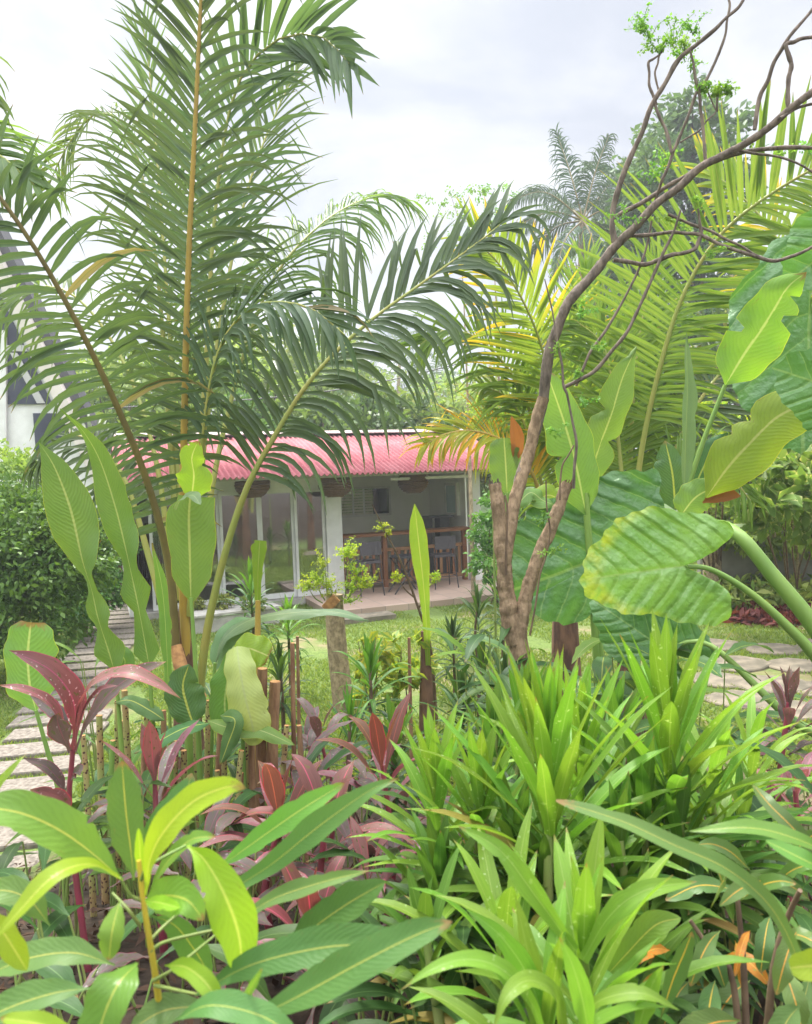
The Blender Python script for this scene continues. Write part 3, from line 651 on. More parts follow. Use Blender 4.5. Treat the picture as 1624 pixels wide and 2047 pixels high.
# sliding doors: four white framed leaves
ue = [HU(p, 1100) for p in (300, 386, 441, 521, 590, 650)]
for k in range(5):
    a, b = ue[k], ue[k + 1]
    dr = MB(); v0, v1 = (-.03, .012) if k % 2 else (-.08, -.038)
    t_ = .055
    hbox(dr, a, a + t_, v0, v1, FL + .01, 2.24); hbox(dr, b - t_, b, v0, v1, FL + .01, 2.24); hbox(dr, a + t_, b - t_, v0, v1, FL + .01, FL + .11); hbox(dr, a + t_, b - t_, v0, v1, 2.17, 2.24)
    d_ = dr.build('sliding_door', M['white'], hs, False)
    g = MB(); hbox(g, a + t_, b - t_, (v0 + v1) / 2 - .004, (v0 + v1) / 2 + .004, FL + .11, 2.17); g.build('pane', M['glass'], d_, False)
    if k in (2, 3):
        h_ = MB(); hbox(h_, b - t_ * .7, b - t_ * .3, v0 - .03, v0, 1.0, 1.2); h_.build('handle', M['white'], d_, False)
hp('interior_floor', lambda mb: hbox(mb, UL, UC1 - .1, .1, 2.9, FL, FL + .01), M['wallgrey'])
# rear window over the bar, looking out on a slatted wall
def wfr(mb):
    for a, b, c, d in ((wa - .05, wa, wz0, wz1), (wb, wb + .05, wz0, wz1), (wa - .05, wb + .05, wz1, wz1 + .05), (wa - .05, wb + .05, wz0 - .05, wz0)): hbox(mb, a, b, wv - .03, wv + .03, c, d)
    for k in (1, 2): hbox(mb, wa + (wb - wa) * k / 4.6 * 1.05, wa + (wb - wa) * k / 4.6 * 1.05 + .04, wv - .02, wv + .02, wz0, wz1)
wn = hp('window', wfr, M['white'])
pm = solid('louvre_blind', (.70, .68, .60), (.55, .52, .46), 3, .7, .2, .1)
def louv(mb):
    for k in range(9): hbox(mb, wa, wa + (wb - wa) * .66, wv + .0, wv + .02, wz0 + .068 * k, wz0 + .068 * k + .055)
lo = MB(); louv(lo); lo.build('louvre_blade', pm, wn, False)
g = MB(); hbox(g, wa + (wb - wa) * .67, wb, wv - .004, wv + .004, wz0, wz1); g.build('pane', M['glassdark'], wn, False)
sw = hp('side_window', lambda mb: (hbox(mb, UR - .2, UR - .125, 1.2, 1.26, 1.45, 2.2), hbox(mb, UR - .2, UR - .125, 1.8, 1.86, 1.45, 2.2), hbox(mb, UR - .2, UR - .125, 1.26, 1.8, 2.14, 2.2), hbox(mb, UR - .2, UR - .125, 1.26, 1.8, 1.45, 1.5)), M['white'])
g = MB(); hbox(g, UR - .17, UR - .16, 1.26, 1.8, 1.5, 2.14); g.build('pane', solid('pale_blue_glass', (.42, .58, .62), (.5, .66, .68), 2, .15, .5, 0), sw, False)
tl = MB(); hbox(tl, HU(780, 960, -.1), HU(955, 960, -.1), -.16, -.10, 2.33, 2.385); tl.build('white_rail', M['white'], hs, False)

# bar counter with slatted front
U0, U1 = UC1 + .02, UP0 - .02
bar = thing('bar_counter', 'long wooden bar counter with slatted lower front across the open porch', 'bar counter', H((U0 + U1) / 2, .15, FL))
bp = lambda name, f, mat: hp(name, f, mat, bar)
bp('counter_top', lambda mb: hbox(mb, U0, U1 + .08, .0, .42, 1.20, 1.26), M['wood'])
bp('rail', lambda mb: hbox(mb, U0, U1, .14, .20, .86, .93), M['wood2'])
bp('rail', lambda mb: hbox(mb, U0, U1, .14, .20, FL + .08, FL + .16), M['wood2'])
for k in range(4):
    u = U0 + .05 + (U1 - U0 - .1) * k / 3
    bp('post', lambda mb: hbox(mb, u - .045, u + .045, .11, .205, FL, 1.20), M['wood'])
ns = 19
for k in range(ns):
    u = U0 + .1 + (U1 - U0 - .2) * (k + .5) / ns + R.uniform(-.012, .012)
    if k in (6, 13): continue
    bp('slat', lambda mb: hbox(mb, u - .032, u + .032, .16, .185, FL + .163, .857), M['wood'] if k % 3 else M['wood2'])
sh = MB(); hbox(sh, HU(835, 1045, 1.2), HU(905, 1045, 1.2), 1.1, 1.6, 1.42, 1.46); hbox(sh, HU(845, 1045, 1.2), HU(865, 1045, 1.2), 1.2, 1.5, FL, 1.42); hbox(sh, HU(880, 1045, 1.2), HU(900, 1045, 1.2), 1.2, 1.5, FL, 1.42)
tag(sh.build('serving_shelf', M['dark'], None, False, org=H(1.0, 1.3, FL)), 'tall dark shelf behind the wooden bar under the side window', 'shelf')

# bar chairs, folding table, lamps ----------------------------------
def bar_chair(u, v, label, yaw=0):
    b = H(u, v, FL); c = thing('bar_chair', label, 'chair', b, 'grey bar chairs on the porch')
    cx, sx = math.cos(AL + yaw), math.sin(AL + yaw); ex = Vector((cx, sx, 0)); ey = Vector((-sx, cx, 0))
    q = lambda a, d, z: b + ex * a + ey * d + EZ * z
    s = MB(); box(s, q(0, 0, .66), .44, .42, .05, ex, ey, EZ); s.build('seat', M['cane'], c, False)
    s = MB()
    for k in range(6):
        a0 = -.22 + .0733 * (k + .5); box(s, q(a0, -.215 + .03 * abs(a0) * -2, .93), .0735, .03, .26, ex, ey, EZ)
    s.build('backrest', M['cane'], c, False)
    for sx_ in (-1, 1):
        for sy in (-1, 1):
            s = MB(); tube(s, [q(.25 * sx_, .25 * sy, 0), q(.20 * sx_, .19 * sy, .64)] + ([q(.205 * sx_, -.22, 1.06)] if sy < 0 else []), [.013], k=6); s.build('leg', M['dark'], c)
    s = MB()
    for a, b_ in (((-.235, -.235), (.235, -.235)), ((-.235, .235), (.235, .235)), ((-.235, -.235), (-.235, .235)), ((.235, -.235), (.235, .235))): tube(s, [q(*a, .25), q(*b_, .25)], [.010], k=6)
    s.build('foot_frame', M['dark'], c)
    return c
bar_chair(HU(735, 1190, -.62), -.62, 'grey woven bar chair beside the white column, back to the lawn', .1)
bar_chair(HU(886, 1190, -.55), -.55, 'grey woven bar chair nearest the far corner post of the porch', -.08)
tb_ = H(HU(812, 1190, -.7), -.7, FL); ft = thing('folding_table', 'small dark folding bistro table with crossed legs between the bar chairs', 'table', tb_)
s = MB()
an = np.linspace(0, 2 * math.pi, 24, endpoint=False)
for z0, z1 in ((.70, .73),):
    V = [tb_ + EX * (.30 * math.cos(t_)) + EY * (.30 * math.sin(t_)) + EZ * z for z in (z0, z1) for t_ in an]
    s.add([tuple(x) for x in V], [(i, (i + 1) % 24, 24 + (i + 1) % 24, 24 + i) for i in range(24)] + [tuple(range(24, 48)), tuple(range(23, -1, -1))])
s.build('table_top', M['dark'], ft, False)
for sv in (-1, 1):
    for sx_ in (-1, 1):
        s = MB(); tube(s, [tb_ + EX * (-.30 * sx_) + EY * (.18 * sv), tb_ + EX * (.24 * sx_) + EY * (.18 * sv) + EZ * .70], [.014], k=6); s.build('leg', M['dark'], ft)
ac = H(HU(640, 1130, .55), .55, FL); arm = thing('lounge_chair', 'dark curved lounge chair standing behind the glass doors', 'chair', ac)
s = MB()
for k in range(9):
    a_ = math.radians(200 + k * 17); 
    leaf(s, [ac + EX * (.30 * math.cos(a_)) + EY * (.30 * math.sin(a_)) + EZ * .42, ac + EX * (.40 * math.cos(a_)) + EY * (.40 * math.sin(a_)) + EZ * (.80 + .12 * math.sin(k / 8 * 3.14))], .10, [(0, 1), (1, .9)], face=(math.cos(a_ + AL), math.sin(a_ + AL), .2), fold=0, n=4, nc=3)
s.build('backrest', M['dark'], arm)
s = MB(); box(s, ac + EZ * .42, .56, .54, .09, EX, EY, EZ); s.build('seat', M['dark'], arm, False)
for sx_ in (-1, 1):
    for sy in (-1, 1):
        s = MB(); tube(s, [ac + EX * .26 * sx_ + EY * .26 * sy, ac + EX * .2 * sx_ + EY * .2 * sy + EZ * .4], [.016], k=6); s.build('leg', M['dark'], arm)
def pendant(pxx, py, label, v=-.55, rad=.30):
    u = HU(pxx, py, v); dd = H(u, v, 0).y; top = P(pxx, py, dd); c = Vector((top.x, top.y, top.z))
    t = thing('wicker_lamp', label, 'pendant lamp', c, 'wicker lamps under the eave')
    s = MB()
    for k in range(11):
        a_ = math.radians(-62 + k * 11.5); r_ = rad * math.cos(a_); z = rad * .82 * math.sin(a_)
        ring = [c + Vector((r_ * math.cos(b), r_ * math.sin(b), z)) for b in np.linspace(0, 2 * math.pi, 25)]
        tube(s, ring, [.030], n=60, k=6, cap=False, knob=.16)
    s.build('shade', M['rope'], t)
    s = MB(); tube(s, [c + EZ * rad * .8, c + EZ * (2.45 - c.z)], [.008], k=5); s.build('cord', M['dark'], t)
pendant(505, 968, 'rope wicker ball lamp hanging before the glass doors')
pendant(670, 968, 'rope wicker ball lamp hanging before the white column')
pendant(826, 962, 'rope wicker ball lamp hanging over the open porch', .1)

# step and planter in front of the doors
pt = G(455, 1262); bx = thing('planter_box', 'low concrete planter box below the glass doors', 'planter', pt)
s = MB(); p0, p1 = G(386, 1270), G(560, 1246); ax = (p1 - p0).normalized(); ay = Vector((-ax.y, ax.x, 0)); L_ = (p1 - p0).length
box(s, (p0 + p1) / 2 + ay * .25 + EZ * .13, L_, .5, .30, ax, ay, EZ); box(s, (p0 + p1) / 2 + ay * .25 + EZ * .285, L_ + .05, .55, .035, ax, ay, EZ); s.build('box', M['concrete'], bx, False)
for i, (a, nm) in enumerate(((400, 'small bright leafy plant at the end of the concrete planter'), (452, 'small bright leafy plant in the middle of the concrete planter'), (520, 'small pale leafy plant beside the planter near the door sill'))):
    b = G(a, 1258) + ay * .25 + EZ * .3; t = thing('potted_plant', nm, 'plant', b)
    crown('foliage', [(b + EZ * .1, (.2, .16, .13))], 420, .07, M['fernbed'], t, 90 + i, .2, .8, .5)
step = MB(); sp0 = G(735, 1240); box(step, sp0 + EZ * .04, .9, .4, .10, EX, EY, EZ); tag(step.build('stone_step', M['flag'], None, False, org=sp0), 'low stone step in the lawn before the tiled porch', 'step')

# ------------------------------------------------------------------ bamboo fence
b0, b1 = G(208, 1208), G(338, 1200)
fe = thing('bamboo_fence', 'dark bamboo screen fence at the end of the slab path', 'fence', (b0 + b1) / 2)
ax = (b1 - b0).normalized(); L_ = (b1 - b0).length; s = MB(); nb = int(L_ / .052)
for k in range(nb):
    c = b0 + ax * (k + .5) * .052; tube(s, [c, c + EZ * (1.62 + R.uniform(-.05, .05)) + ax * R.uniform(-.01, .01)], [.024], n=3, k=6, r=R.random())
s.build('slat', M['bamboo'], fe)
for z in (.5, 1.35):
    s = MB(); tube(s, [b0 + EZ * z + Vector((0, -.04, 0)), b1 + EZ * z + Vector((0, -.04, 0))], [.025], k=6); s.build('rail', M['bamboo'], fe)

# ------------------------------------------------------------------ A-frame house at the picture's edge
AD = 17.6
def A(pxx, py, dd=0): return P(pxx, py, AD + dd)
af = thing('a_frame_house', 'white A-frame house with dark panels and steep sloping white bargeboard', 'house', (A(-150, 1200).x, AD, 0))
def quad(mb, pts, th=.1):
    k = len(pts); V = [tuple(p) for p in pts] + [tuple(p + Vector((0, th, 0))) for p in pts]
    mb.add(V, [tuple(range(k)), tuple(range(2 * k - 1, k - 1, -1))] + [(i, i + k, (i + 1) % k + k, (i + 1) % k) for i in range(k)])
def slope(py, off=0): return 114 + (py - 783) * .475 + off      # picture column of the roof edge
foot = 1225
s = MB(); quad(s, [A(-420, foot), A(-420, 250), A(slope(250), 250), A(slope(foot), foot)], .25); s.build('wall', M['white'], af, False)
s = MB(); quad(s, [A(slope(240, -14), 240, -.22), A(slope(240, 13), 240, -.22), A(slope(foot, 13), foot, -.22), A(slope(foot, -14), foot, -.22)], .3); s.build('bargeboard', solid('cream_paint', (.66, .62, .56), (.56, .52, .46), 3, .6, .3, .1), af, False)
s = MB(); quad(s, [A(slope(200, 14), 200), A(slope(200, 40), 200), A(slope(foot, 40), foot), A(slope(foot, 14), foot)], .5); s.build('roof', M['roofdark'], af, False)
for pts in ([(16, 700), (16, 808), (slope(808, -22), 808), (slope(700, -22), 700)], [(-80, 470), (-80, 690), (slope(690, -22), 690), (slope(470, -22), 470)], [(66, 826), (72, 905), (slope(905, -24), 872), (slope(826, -22), 826)]):
    s = MB(); quad(s, [A(*p, -.05) for p in pts], .04); w_ = s.build('window', M['navy'], af, False)
s = MB(); quad(s, [A(-3, 660, -.12), A(12, 660, -.12), A(12, foot, -.12), A(-3, foot, -.12)], .06); s.build('column', M['white'], af, False)
s = MB(); quad(s, [A(-80, 690, -.10), A(-80, 702, -.10), A(slope(702, -20), 702, -.10), A(slope(690, -20), 690, -.10)], .05); s.build('beam', M['wallgrey'], af, False)
s = MB(); quad(s, [A(20, 705, -.09), A(34, 705, -.09), A(90, 806, -.09), A(74, 806, -.09)], .03); s.build('brace', M['wallgrey'], af, False)

# ------------------------------------------------------------------ power cable
s = MB(); ca, cb = P(380, 806, 17.5), P(1010, 702, 17.5)
pts = [ca + (cb - ca) * t_ + Vector((0, 0, -.25 * math.sin(math.pi * t_))) for t_ in np.linspace(-.4, 1.5, 20)]
tube(s, pts, [.013], n=60, k=5); tag(s.build('power_cable', M['dark'], None, org=ca), 'thin black cable strung above the pink roof', 'cable')
# ------------------------------------------------------------------ far trees and palms
def tree(x, y, top, rad, label, mat, n=2600, size=.35, trunk_r=.16, seed=1, group='trees beyond the houses', low=.35, kind='broadleaf_tree', nb=7):
    rg = np.random.default_rng(seed); b = Vector((x, y, 0)); t = thing(kind, label, 'tree', b, group)
    s = MB(); fork = top * low * 1.15
    tube(s, [b, b + Vector((rg.uniform(-.2, .2), 0, fork)), b + Vector((rg.uniform(-.4, .4), rg.uniform(-.3, .3), top * .85))], [trunk_r, trunk_r * .7, trunk_r * .15], k=8)
    bl = []
    for k in range(nb):
        a = rg.uniform(0, 6.283); zc = top * rg.uniform(low + .1, .88); q = 1 - ((zc / top - .62) / .55) ** 2
        rr = rad * max(.25, q) * rg.uniform(.35, .8); c = b + Vector((rr * math.cos(a), rr * math.sin(a), zc)); sz = rad * rg.uniform(.32, .52)
        bl.append((c, (sz, sz, sz * .72))); tube(s, [b + EZ * (fork * .9), b + (c - b) * .6 + EZ * .2, c], [trunk_r * .45, trunk_r * .25, .02], n=8, k=5)
    bl.append((b + EZ * (top * .86), (rad * .42, rad * .42, top * .14)))
    s.build('trunk', M['trunkbg'], t)
    crown('crown', bl, n, size, mat, t, seed, .35, .5, .5)
    return t
def at(pxx, top_py, d):
    p = P(pxx, top_py, d); return p.x, d, p.z
# bamboo-like hillside wood behind the pink roof, each crown its own
spec = [
 (395, 700, 27, 3.0, 'tree_l', 'light green bushy tree behind the coconut palm trunk'),
 (470, 652, 33, 3.6, 'tree_l', 'tall pale green tree above the middle of the pink roof'),
 (545, 640, 36, 4.0, 'tree_o', 'olive green feathery tree, tallest above the pink roof'),
 (610, 668, 34, 3.4, 'tree_l', 'rounded light green tree above the pink roof beside the olive one'),
 (672, 706, 38, 3.6, 'tree_o', 'hazy olive tree behind the drooping palm frond'),
 (735, 735, 44, 4.0, 'tree_l', 'distant pale tree in the dip of the wood above the roof'),
 (885, 745, 46, 4.0, 'tree_l', 'distant pale tree above the cable end, next to the small palms'),
 (945, 742, 36, 3.2, 'tree_o', 'olive tree at the wood edge behind the yellow tipped fronds'),
 (640, 790, 24, 2.2, 'tree', 'low dark green bush crown just over the ridge, under the drooping frond'),
 (760, 800, 25, 2.4, 'tree', 'low green bush crown just over the middle of the ridge'),
 (870, 800, 26, 2.4, 'tree_l', 'low light green bush crown over the far half of the ridge'),
 (520, 770, 24, 2.3, 'tree', 'dense green bush crown over the ridge below the olive tree'),
 (1010, 770, 27, 2.8, 'tree_l', 'light green tree behind the yellowing palm fronds'),
 (250, 690, 26, 2.8, 'tree_l', 'light green tree between the A-frame house and the palm'),
 (160, 720, 30, 3.2, 'tree', 'mid green tree behind the bargeboard of the A-frame house'),
]
for i, (a, b, d, r_, mt, lb) in enumerate(spec):
    x, y, z = at(a, b, d); tree(x, y, z, r_ * 1.15, lb, M[mt], 5200, .27, .14, 300 + i, low=.2, nb=11)
# tall dark tree to the east
x, y, z = at(1385, 195, 27)
tall = thing('broadleaf_tree', 'tall dark blue green tree rising above everything behind the lopped branch', 'tree', (x, y, 0))
s = MB(); b = Vector((x, y, 0)); tube(s, [b, b + Vector((.2, 0, 6)), b + Vector((-.1, 0, z * .95))], [.34, .24, .06], k=9)
bl = []
for (a, c, rx, rz) in [(1385, 215, 1.0, .7), (1350, 275, 1.5, 1.0), (1430, 262, 1.2, .8), (1330, 340, 1.5, 1.0), (1420, 330, 1.5, 1.0), (1300, 385, 1.2, 1.0), (1375, 405, 1.7, 1.1), (1450, 400, 1.1, 1.0), (1280, 470, 1.5, 1.1), (1360, 490, 1.8, 1.2), (1320, 570, 1.9, 1.2), (1420, 560, 1.7, 1.2), (1270, 640, 1.6, 1.2), (1370, 660, 2.0, 1.3), (1460, 680, 1.8, 1.3), (1330, 760, 2.0, 1.4), (1430, 790, 2.0, 1.4), (1240, 760, 1.5, 1.3)]:
    dd = 27 + R.uniform(-1.2, 1.2); cc = P(a, c, dd); bl.append((cc, (rx, rx, rz))); tube(s, [b + EZ * max(2, cc.z - 2.2), b + (cc - b) * .55 + EZ * (cc.z * .38), cc], [.10, .06, .02], n=8, k=5)
s.build('trunk', M['trunkbg'], tall); crown('crown', bl, 17000, .30, M['tree_b'], tall, 77, .3, .5, .5)
for i, (a, b_, d, r_, mt, lb) in enumerate([(1215, 420, 31, 2.6, 'tree_l', 'light green tree between the far coconut palm and the tall dark tree'),
    (1480, 600, 24, 2.6, 'tree_b', 'dark green tree behind the big elephant ear leaves'),
    (1560, 560, 28, 3.2, 'tree', 'green tree at the picture edge behind the arching palm frond'),
    (1120, 640, 24, 2.4, 'tree', 'shadowy green tree behind the fan of yellow tipped fronds'),
    (1250, 690, 19, 2.0, 'tree_b', 'dark green bush tree low behind the long golden frond stalk'),
    (1640, 700, 20, 2.6, 'tree', 'green tree at the edge above the variegated shrub')]):
    x, y, z = at(a, b_, d); tree(x, y, z, r_, lb, M[mt], 3200, .30, .16, 420 + i, low=.2)
# thin airy tree tips
for i, (a, b_, d, lb) in enumerate([(900, 375, 14, 'airy fine leaved sapling top above the yellow tipped frond'), (965, 372, 14.5, 'thin arching sapling with sparse fine leaves against the sky')]):
    p = P(a, b_, d); b = Vector((p.x + .2, d, 0)); t = thing('sapling', lb, 'tree', b); s = MB()
    tube(s, [b, b + EZ * p.z * .55, p + Vector((.15, 0, -.8)), p + Vector((0, 0, -.1))], [.05, .035, .014, .004], k=6); s.build('trunk', M['barkgrey'], t)
    crown('crown', [(p + Vector((dx, 0, dz)), (.40, .3, .18)) for dx, dz in ((-.2, -.1), (.25, -.15), (-.05, -.55), (.3, -.6), (-.3, -.9))], 620, .055, M['fine_g'], t, 500 + i, .3, .6, .55)

def far_palm(pxx, py, d, label, seed, L=3.1, nf=15, lean=.4, mat='palm_far', group='far coconut palms', nl=46):
    rg = np.random.default_rng(seed); top = P(pxx, py, d); b = Vector((top.x - lean, d, 0)); t = thing('coconut_palm', label, 'palm', b, group)
    s = MB(); tube(s, [b, b + Vector((lean * .2, 0, top.z * .5)), top], [.17, .13, .11], n=14, k=8, knob=.06); s.build('trunk', M['barkgrey'], t)
    for k in range(nf):
        a = k * 2.39996 + rg.uniform(-.2, .2); el = math.radians(np.interp(k, [0, nf - 1], [78, -8]) + rg.uniform(-6, 6))
        d0 = Vector((math.cos(a) * math.cos(el), math.sin(a) * math.cos(el), math.sin(el))); q = top.copy(); pts = [q.copy()]
        for j in range(6):
            q = q + d0 * L / 6; d0 = (d0 + Vector((0, 0, -.20 - .05 * j * math.cos(el)))).normalized(); pts.append(q.copy())
        dirh = Vector((math.cos(a), math.sin(a), 0))
        frond(t, pts, nl, L * .29, M[mat], M['rach_g'], face=tuple(-dirh * .5 + EZ), start=.14, ang=(70, 25), droop=(.8, .8), lw=.04 if d > 20 else .026, rr=(.035, .008), seed=seed * 50 + k, rv=.3)
    return t
top = P(1166, 440, 27); q = Vector((top.x - .3, 27, 0)); t = thing('coconut_palm', 'far coconut palm with full crown standing clear against the sky', 'palm', q, 'far coconut palms')
s = MB(); tube(s, [q, q + Vector((.05, 0, top.z * .5)), top], [.2, .16, .14], n=14, k=9, knob=.06); s.build('trunk', M['barkgrey'], t)
for k, (mid, tip, dd) in enumerate([((1140, 345), (1112, 262), .6), ((1190, 345), (1218, 270), .4), ((1205, 385), (1252, 335), .8), ((1090, 385), (1012, 405), -.5), ((1095, 425), (1006, 470), .3), ((1215, 420), (1290, 440), -.4), ((1105, 460), (1040, 545), .6), ((1210, 460), (1262, 540), .5), ((1130, 480), (1105, 570), -.9), ((1185, 480), (1205, 575), -.9), ((1120, 400), (1060, 375), 1.4)]):
    frond(t, [top, P(*mid, 27 + dd), P(*tip, 27 + dd * 1.8)], 54, .95, M['palm_far'], M['rach_o'], face=(0, -.8, .5), start=.14, ang=(56, 20), droop=(1.5, 1.5), lw=.032, rr=(.04, .01), seed=900 + k, rv=.25)
far_palm(1262, 395, 33, 'far coconut palm half hidden by the tall dark tree', 4, 2.9, 14, -.4)
for i, (a, b_, d, L, lb) in enumerate([(800, 700, 52, 3.4, 'small hazy coconut palm between the drooping fronds over the roof'), (838, 772, 55, 3.2, 'tiny distant coconut palm over the roof, lower of the pair'), (872, 765, 58, 3.2, 'tiny distant coconut palm beside the cable end'), (700, 760, 50, 3.2, 'hazy distant coconut palm behind the hanging leaflets')]):
    far_palm(a, b_, d, lb, 10 + i, L, 11, .5, nl=26)
far_palm(1440, 690, 13, 'slim palm in the deep shade behind the elephant ear', 21, 2.0, 9, .2, 'palm', None, 30)

# ------------------------------------------------------------------ hedge shrubs beside the slab path
def shrub(name, label, blobs, n, size, mat, seed, base, upb=.6, asp=.5, group=None, cat='shrub'):
    t = thing(name, label, cat, base, group); s = MB(); rg = np.random.default_rng(seed)
    for k in range(7):
        c = blobs[k % len(blobs)][0]; e = Vector(c) + Vector(rg.normal(0, .12, 3)); tube(s, [Vector(base) + Vector((rg.uniform(-.1, .1), rg.uniform(-.1, .1), 0)), (Vector(base) + e) / 2 + Vector((rg.uniform(-.1, .1), 0, .1)), e], [.018, .012, .004], n=8, k=5)
    s.build('stem', M['stem_b'], t); crown('foliage', blobs, n, size, mat, t, seed, .5, upb, asp); return t
def bl(lst, d): return [(P(a, b, d + dd), (r_, r_, r_ * .8)) for a, b, r_, dd in lst]
shrub('hedge_shrub', 'big glossy green shrub beside the slab path, below the A-frame house', bl([(-40, 1040, .75, .6), (40, 1060, .65, .2), (110, 1060, .55, .3), (20, 1110, .85, 0), (110, 1130, .65, 0), (-40, 1200, .8, 0), (60, 1220, .7, -.2), (150, 1110, .45, .4)], 9.4), 21000, .085, M['hedge'], 31, G(40, 1330))
shrub('hedge_shrub', 'small leafy green shrub by the bamboo fence at the path end', bl([(165, 1150, .5, .3), (195, 1090, .55, .8), (150, 1200, .5, -.3), (205, 1180, .4, .4)], 12.0), 7000, .09, M['hedge'], 32, G(170, 1262))
shrub('hedge_shrub', 'pale sparse shrub tips rising under the dark gable window', bl([(40, 965, .5, 0), (-10, 945, .5, 0), (85, 975, .4, 0)], 11.5), 2400, .10, M['tree_l'], 33, G(30, 1262))
def tuft(name, label, base, n, L, wd, mat, seed, group=None, spread=70, cat='plant', hgt=0.0):
    rg = np.random.default_rng(seed); t = thing(name, label, cat, base, group); s = MB(); b = Vector(base)
    for k in range(n):
        a = rg.uniform(0, 6.283); el = math.radians(rg.uniform(90 - spread, 88)); d0 = Vector((math.cos(a) * math.cos(el), math.sin(a) * math.cos(el), math.sin(el))); l = L * rg.uniform(.6, 1.1)
        q = b + Vector((rg.normal(0, .04), rg.normal(0, .04), hgt * rg.random())); pts = [q]
        for j in range(4):
            q = q + d0 * l / 4; d0 = (d0 + Vector((0, 0, -.28))).normalized(); pts.append(q)
        leaf(s, pts, wd, 'strap', face=(-math.cos(a) * .4, -math.sin(a) * .4, 1), n=8, nc=3, r=rg.random(), fold=.3)
    s.build('foliage', mat, t); return t
for i, (a, b, lb) in enumerate([(120, 1262, 'dark strappy tuft at the foot of the hedge by the slabs'), (150, 1250, 'strappy tuft under the small shrub beside the path'), (90, 1290, 'low arching tuft below the big glossy shrub'), (185, 1236, 'thin grassy tuft by the fence end of the path')]):
    tuft('strap_tuft', lb, G(a, b), 40, .5, .016, M['drac_d'], 200 + i, 'strappy tufts edging the slab path', 65)

# ------------------------------------------------------------------ planting on the far side, beyond the flagstones
vs_ = bl([(1500, 930, .55, 0), (1560, 900, .6, .3), (1600, 960, .6, 0), (1640, 1000, .7, .2), (1530, 975, .5, -.3), (1585, 1010, .45, -.2), (1660, 920, .7, .3)], 9.5)
t = shrub('variegated_shrub', 'cream edged variegated shrub on bare trunks beyond the flagstones', vs_, 1500, .22, M['varieg'], 51, G(1585, 1215), .9, .6)
for a, c in ((1545, 1200), (1600, 1215), (1640, 1210)):
    s = MB(); b = G(a, c); tube(s, [b, b + Vector((R.uniform(-.1, .1), 0, .9)), P(a - 15, 990, 9.6)], [.035, .03, .02], k=7); s.build('trunk', M['barkgrey'], t)
shrub('garden_shrub', 'dark leafy shrub in the shade under the variegated one', bl([(1480, 1060, .5, 1.5), (1540, 1060, .5, 1.7), (1600, 1050, .6, 1.6), (1660, 1060, .6, 1.5), (1440, 1030, .5, 2)], 11), 3600, .13, M['tree_l'], 52, G(1540, 1180))
shrub('garden_shrub', 'green shrub beside the house corner post behind the lopped trunk', bl([(975, 1060, .35, 0), (1000, 1010, .4, .5), (985, 1120, .4, -.2), (1030, 1080, .5, .4)], 13.0), 3600, .10, M['hedge'], 53, G(990, 1205))
shrub('garden_shrub', 'yellow green shrub behind the rolled heliconia leaf', bl([(1420, 860, .45, 0), (1460, 840, .4, .4), (1390, 900, .5, .2), (1480, 890, .5, .4), (1330, 880, .5, .6)], 11.0), 1700, .15, M['limeleaf'], 54, G(1430, 1200))
gw = MB(); g0, g1 = P(1400, 1100, 13.5), P(1760, 1080, 12.2); quad(gw, [Vector((g0.x, g0.y, 0)), Vector((g0.x, g0.y, 1.9)), Vector((g1.x, g1.y, 1.9)), Vector((g1.x, g1.y, 0))], .15)
tag(gw.build('garden_wall', solid('mossy_wall', (.30, .29, .25), (.18, .185, .15), 2.2, .95, .1, .5), None, False, org=Vector((g0.x, g0.y, 0))), 'weathered grey garden wall behind the variegated shrub', 'wall')
# low bedding: too many small plants to count
rg = np.random.default_rng(5)
def bedding(name, label, mat, n, size, x0, x1, y0, y1, hz, seed):
    rg = np.random.default_rng(seed); C = []
    ns = n // 14
    for k in range(ns):
        b = G(rg.uniform(x0, x1), rg.uniform(y0, y1)); c = np.array(b) + rg.normal(size=(14, 3)) * np.array([.10, .10, .02]); c[:, 2] = rg.uniform(.0, hz, 14); C.append(c)
    C = np.concatenate(C); V, uv = leafquads(C, size, rg, .5, .35)
    return tag(fastmesh(name, V, 4, mat, None, uv, np.repeat(rg.random(len(C)), 4)), label, None, kind='stuff')
bedding('bedding_plants', 'low red bedding plants along the far lawn edge', M['redground'], 2600, .16, 1478, 1700, 1222, 1250, .12, 8)
bedding('bedding_foliage', 'pale striped ground cover in the bed beyond the lawn', M['fernbed'], 6000, .24, 1340, 1720, 1150, 1234, .42, 9)
bedding('leaf_litter', 'dry brown leaves in the far bed', M['brownleaf'], 1100, .16, 1440, 1720, 1150, 1210, .3, 10)
# ------------------------------------------------------------------ the young coconut palm
pb = P(372, 1400, 5.2); pb.z = 0
palm = thing('coconut_palm', 'big young coconut palm with a tall upright yellow stalked frond before the pink roof', 'palm', pb)
s = MB(); tube(s, [pb, P(378, 1480, 5.2), P(372, 1360, 5.2), P(372, 1230, 5.22), P(375, 1120, 5.25)], [.14, .12, .085, .06, .03], k=12, knob=.06); s.build('trunk', M['palmbase'], palm)
s = MB(); tube(s, [P(352, 1290, 5.02), P(368, 1350, 4.98), P(398, 1400, 5.0)], [.038, .055, .06], k=9, mi_cap=0, knob=.08)
s.build('cut_stalk', M['cutwood'], palm)
FP = M['palm']
frond(palm, px([(375, 1330, 5.18), (366, 1150, 5.14), (368, 900, 5.05), (376, 560, 4.9), (390, 260, 4.75), (403, -20, 4.62), (420, -380, 4.5)]), 78, .76, FP, M['rach_y'], face=(.05, -1, .05), start=.27, ang=(66, 28), droop=(.26, .62), lw=.0215, rr=(.036, .007), seed=1, lab='upright frond on a thick yellow stalk', lift=.16, kink=.12)
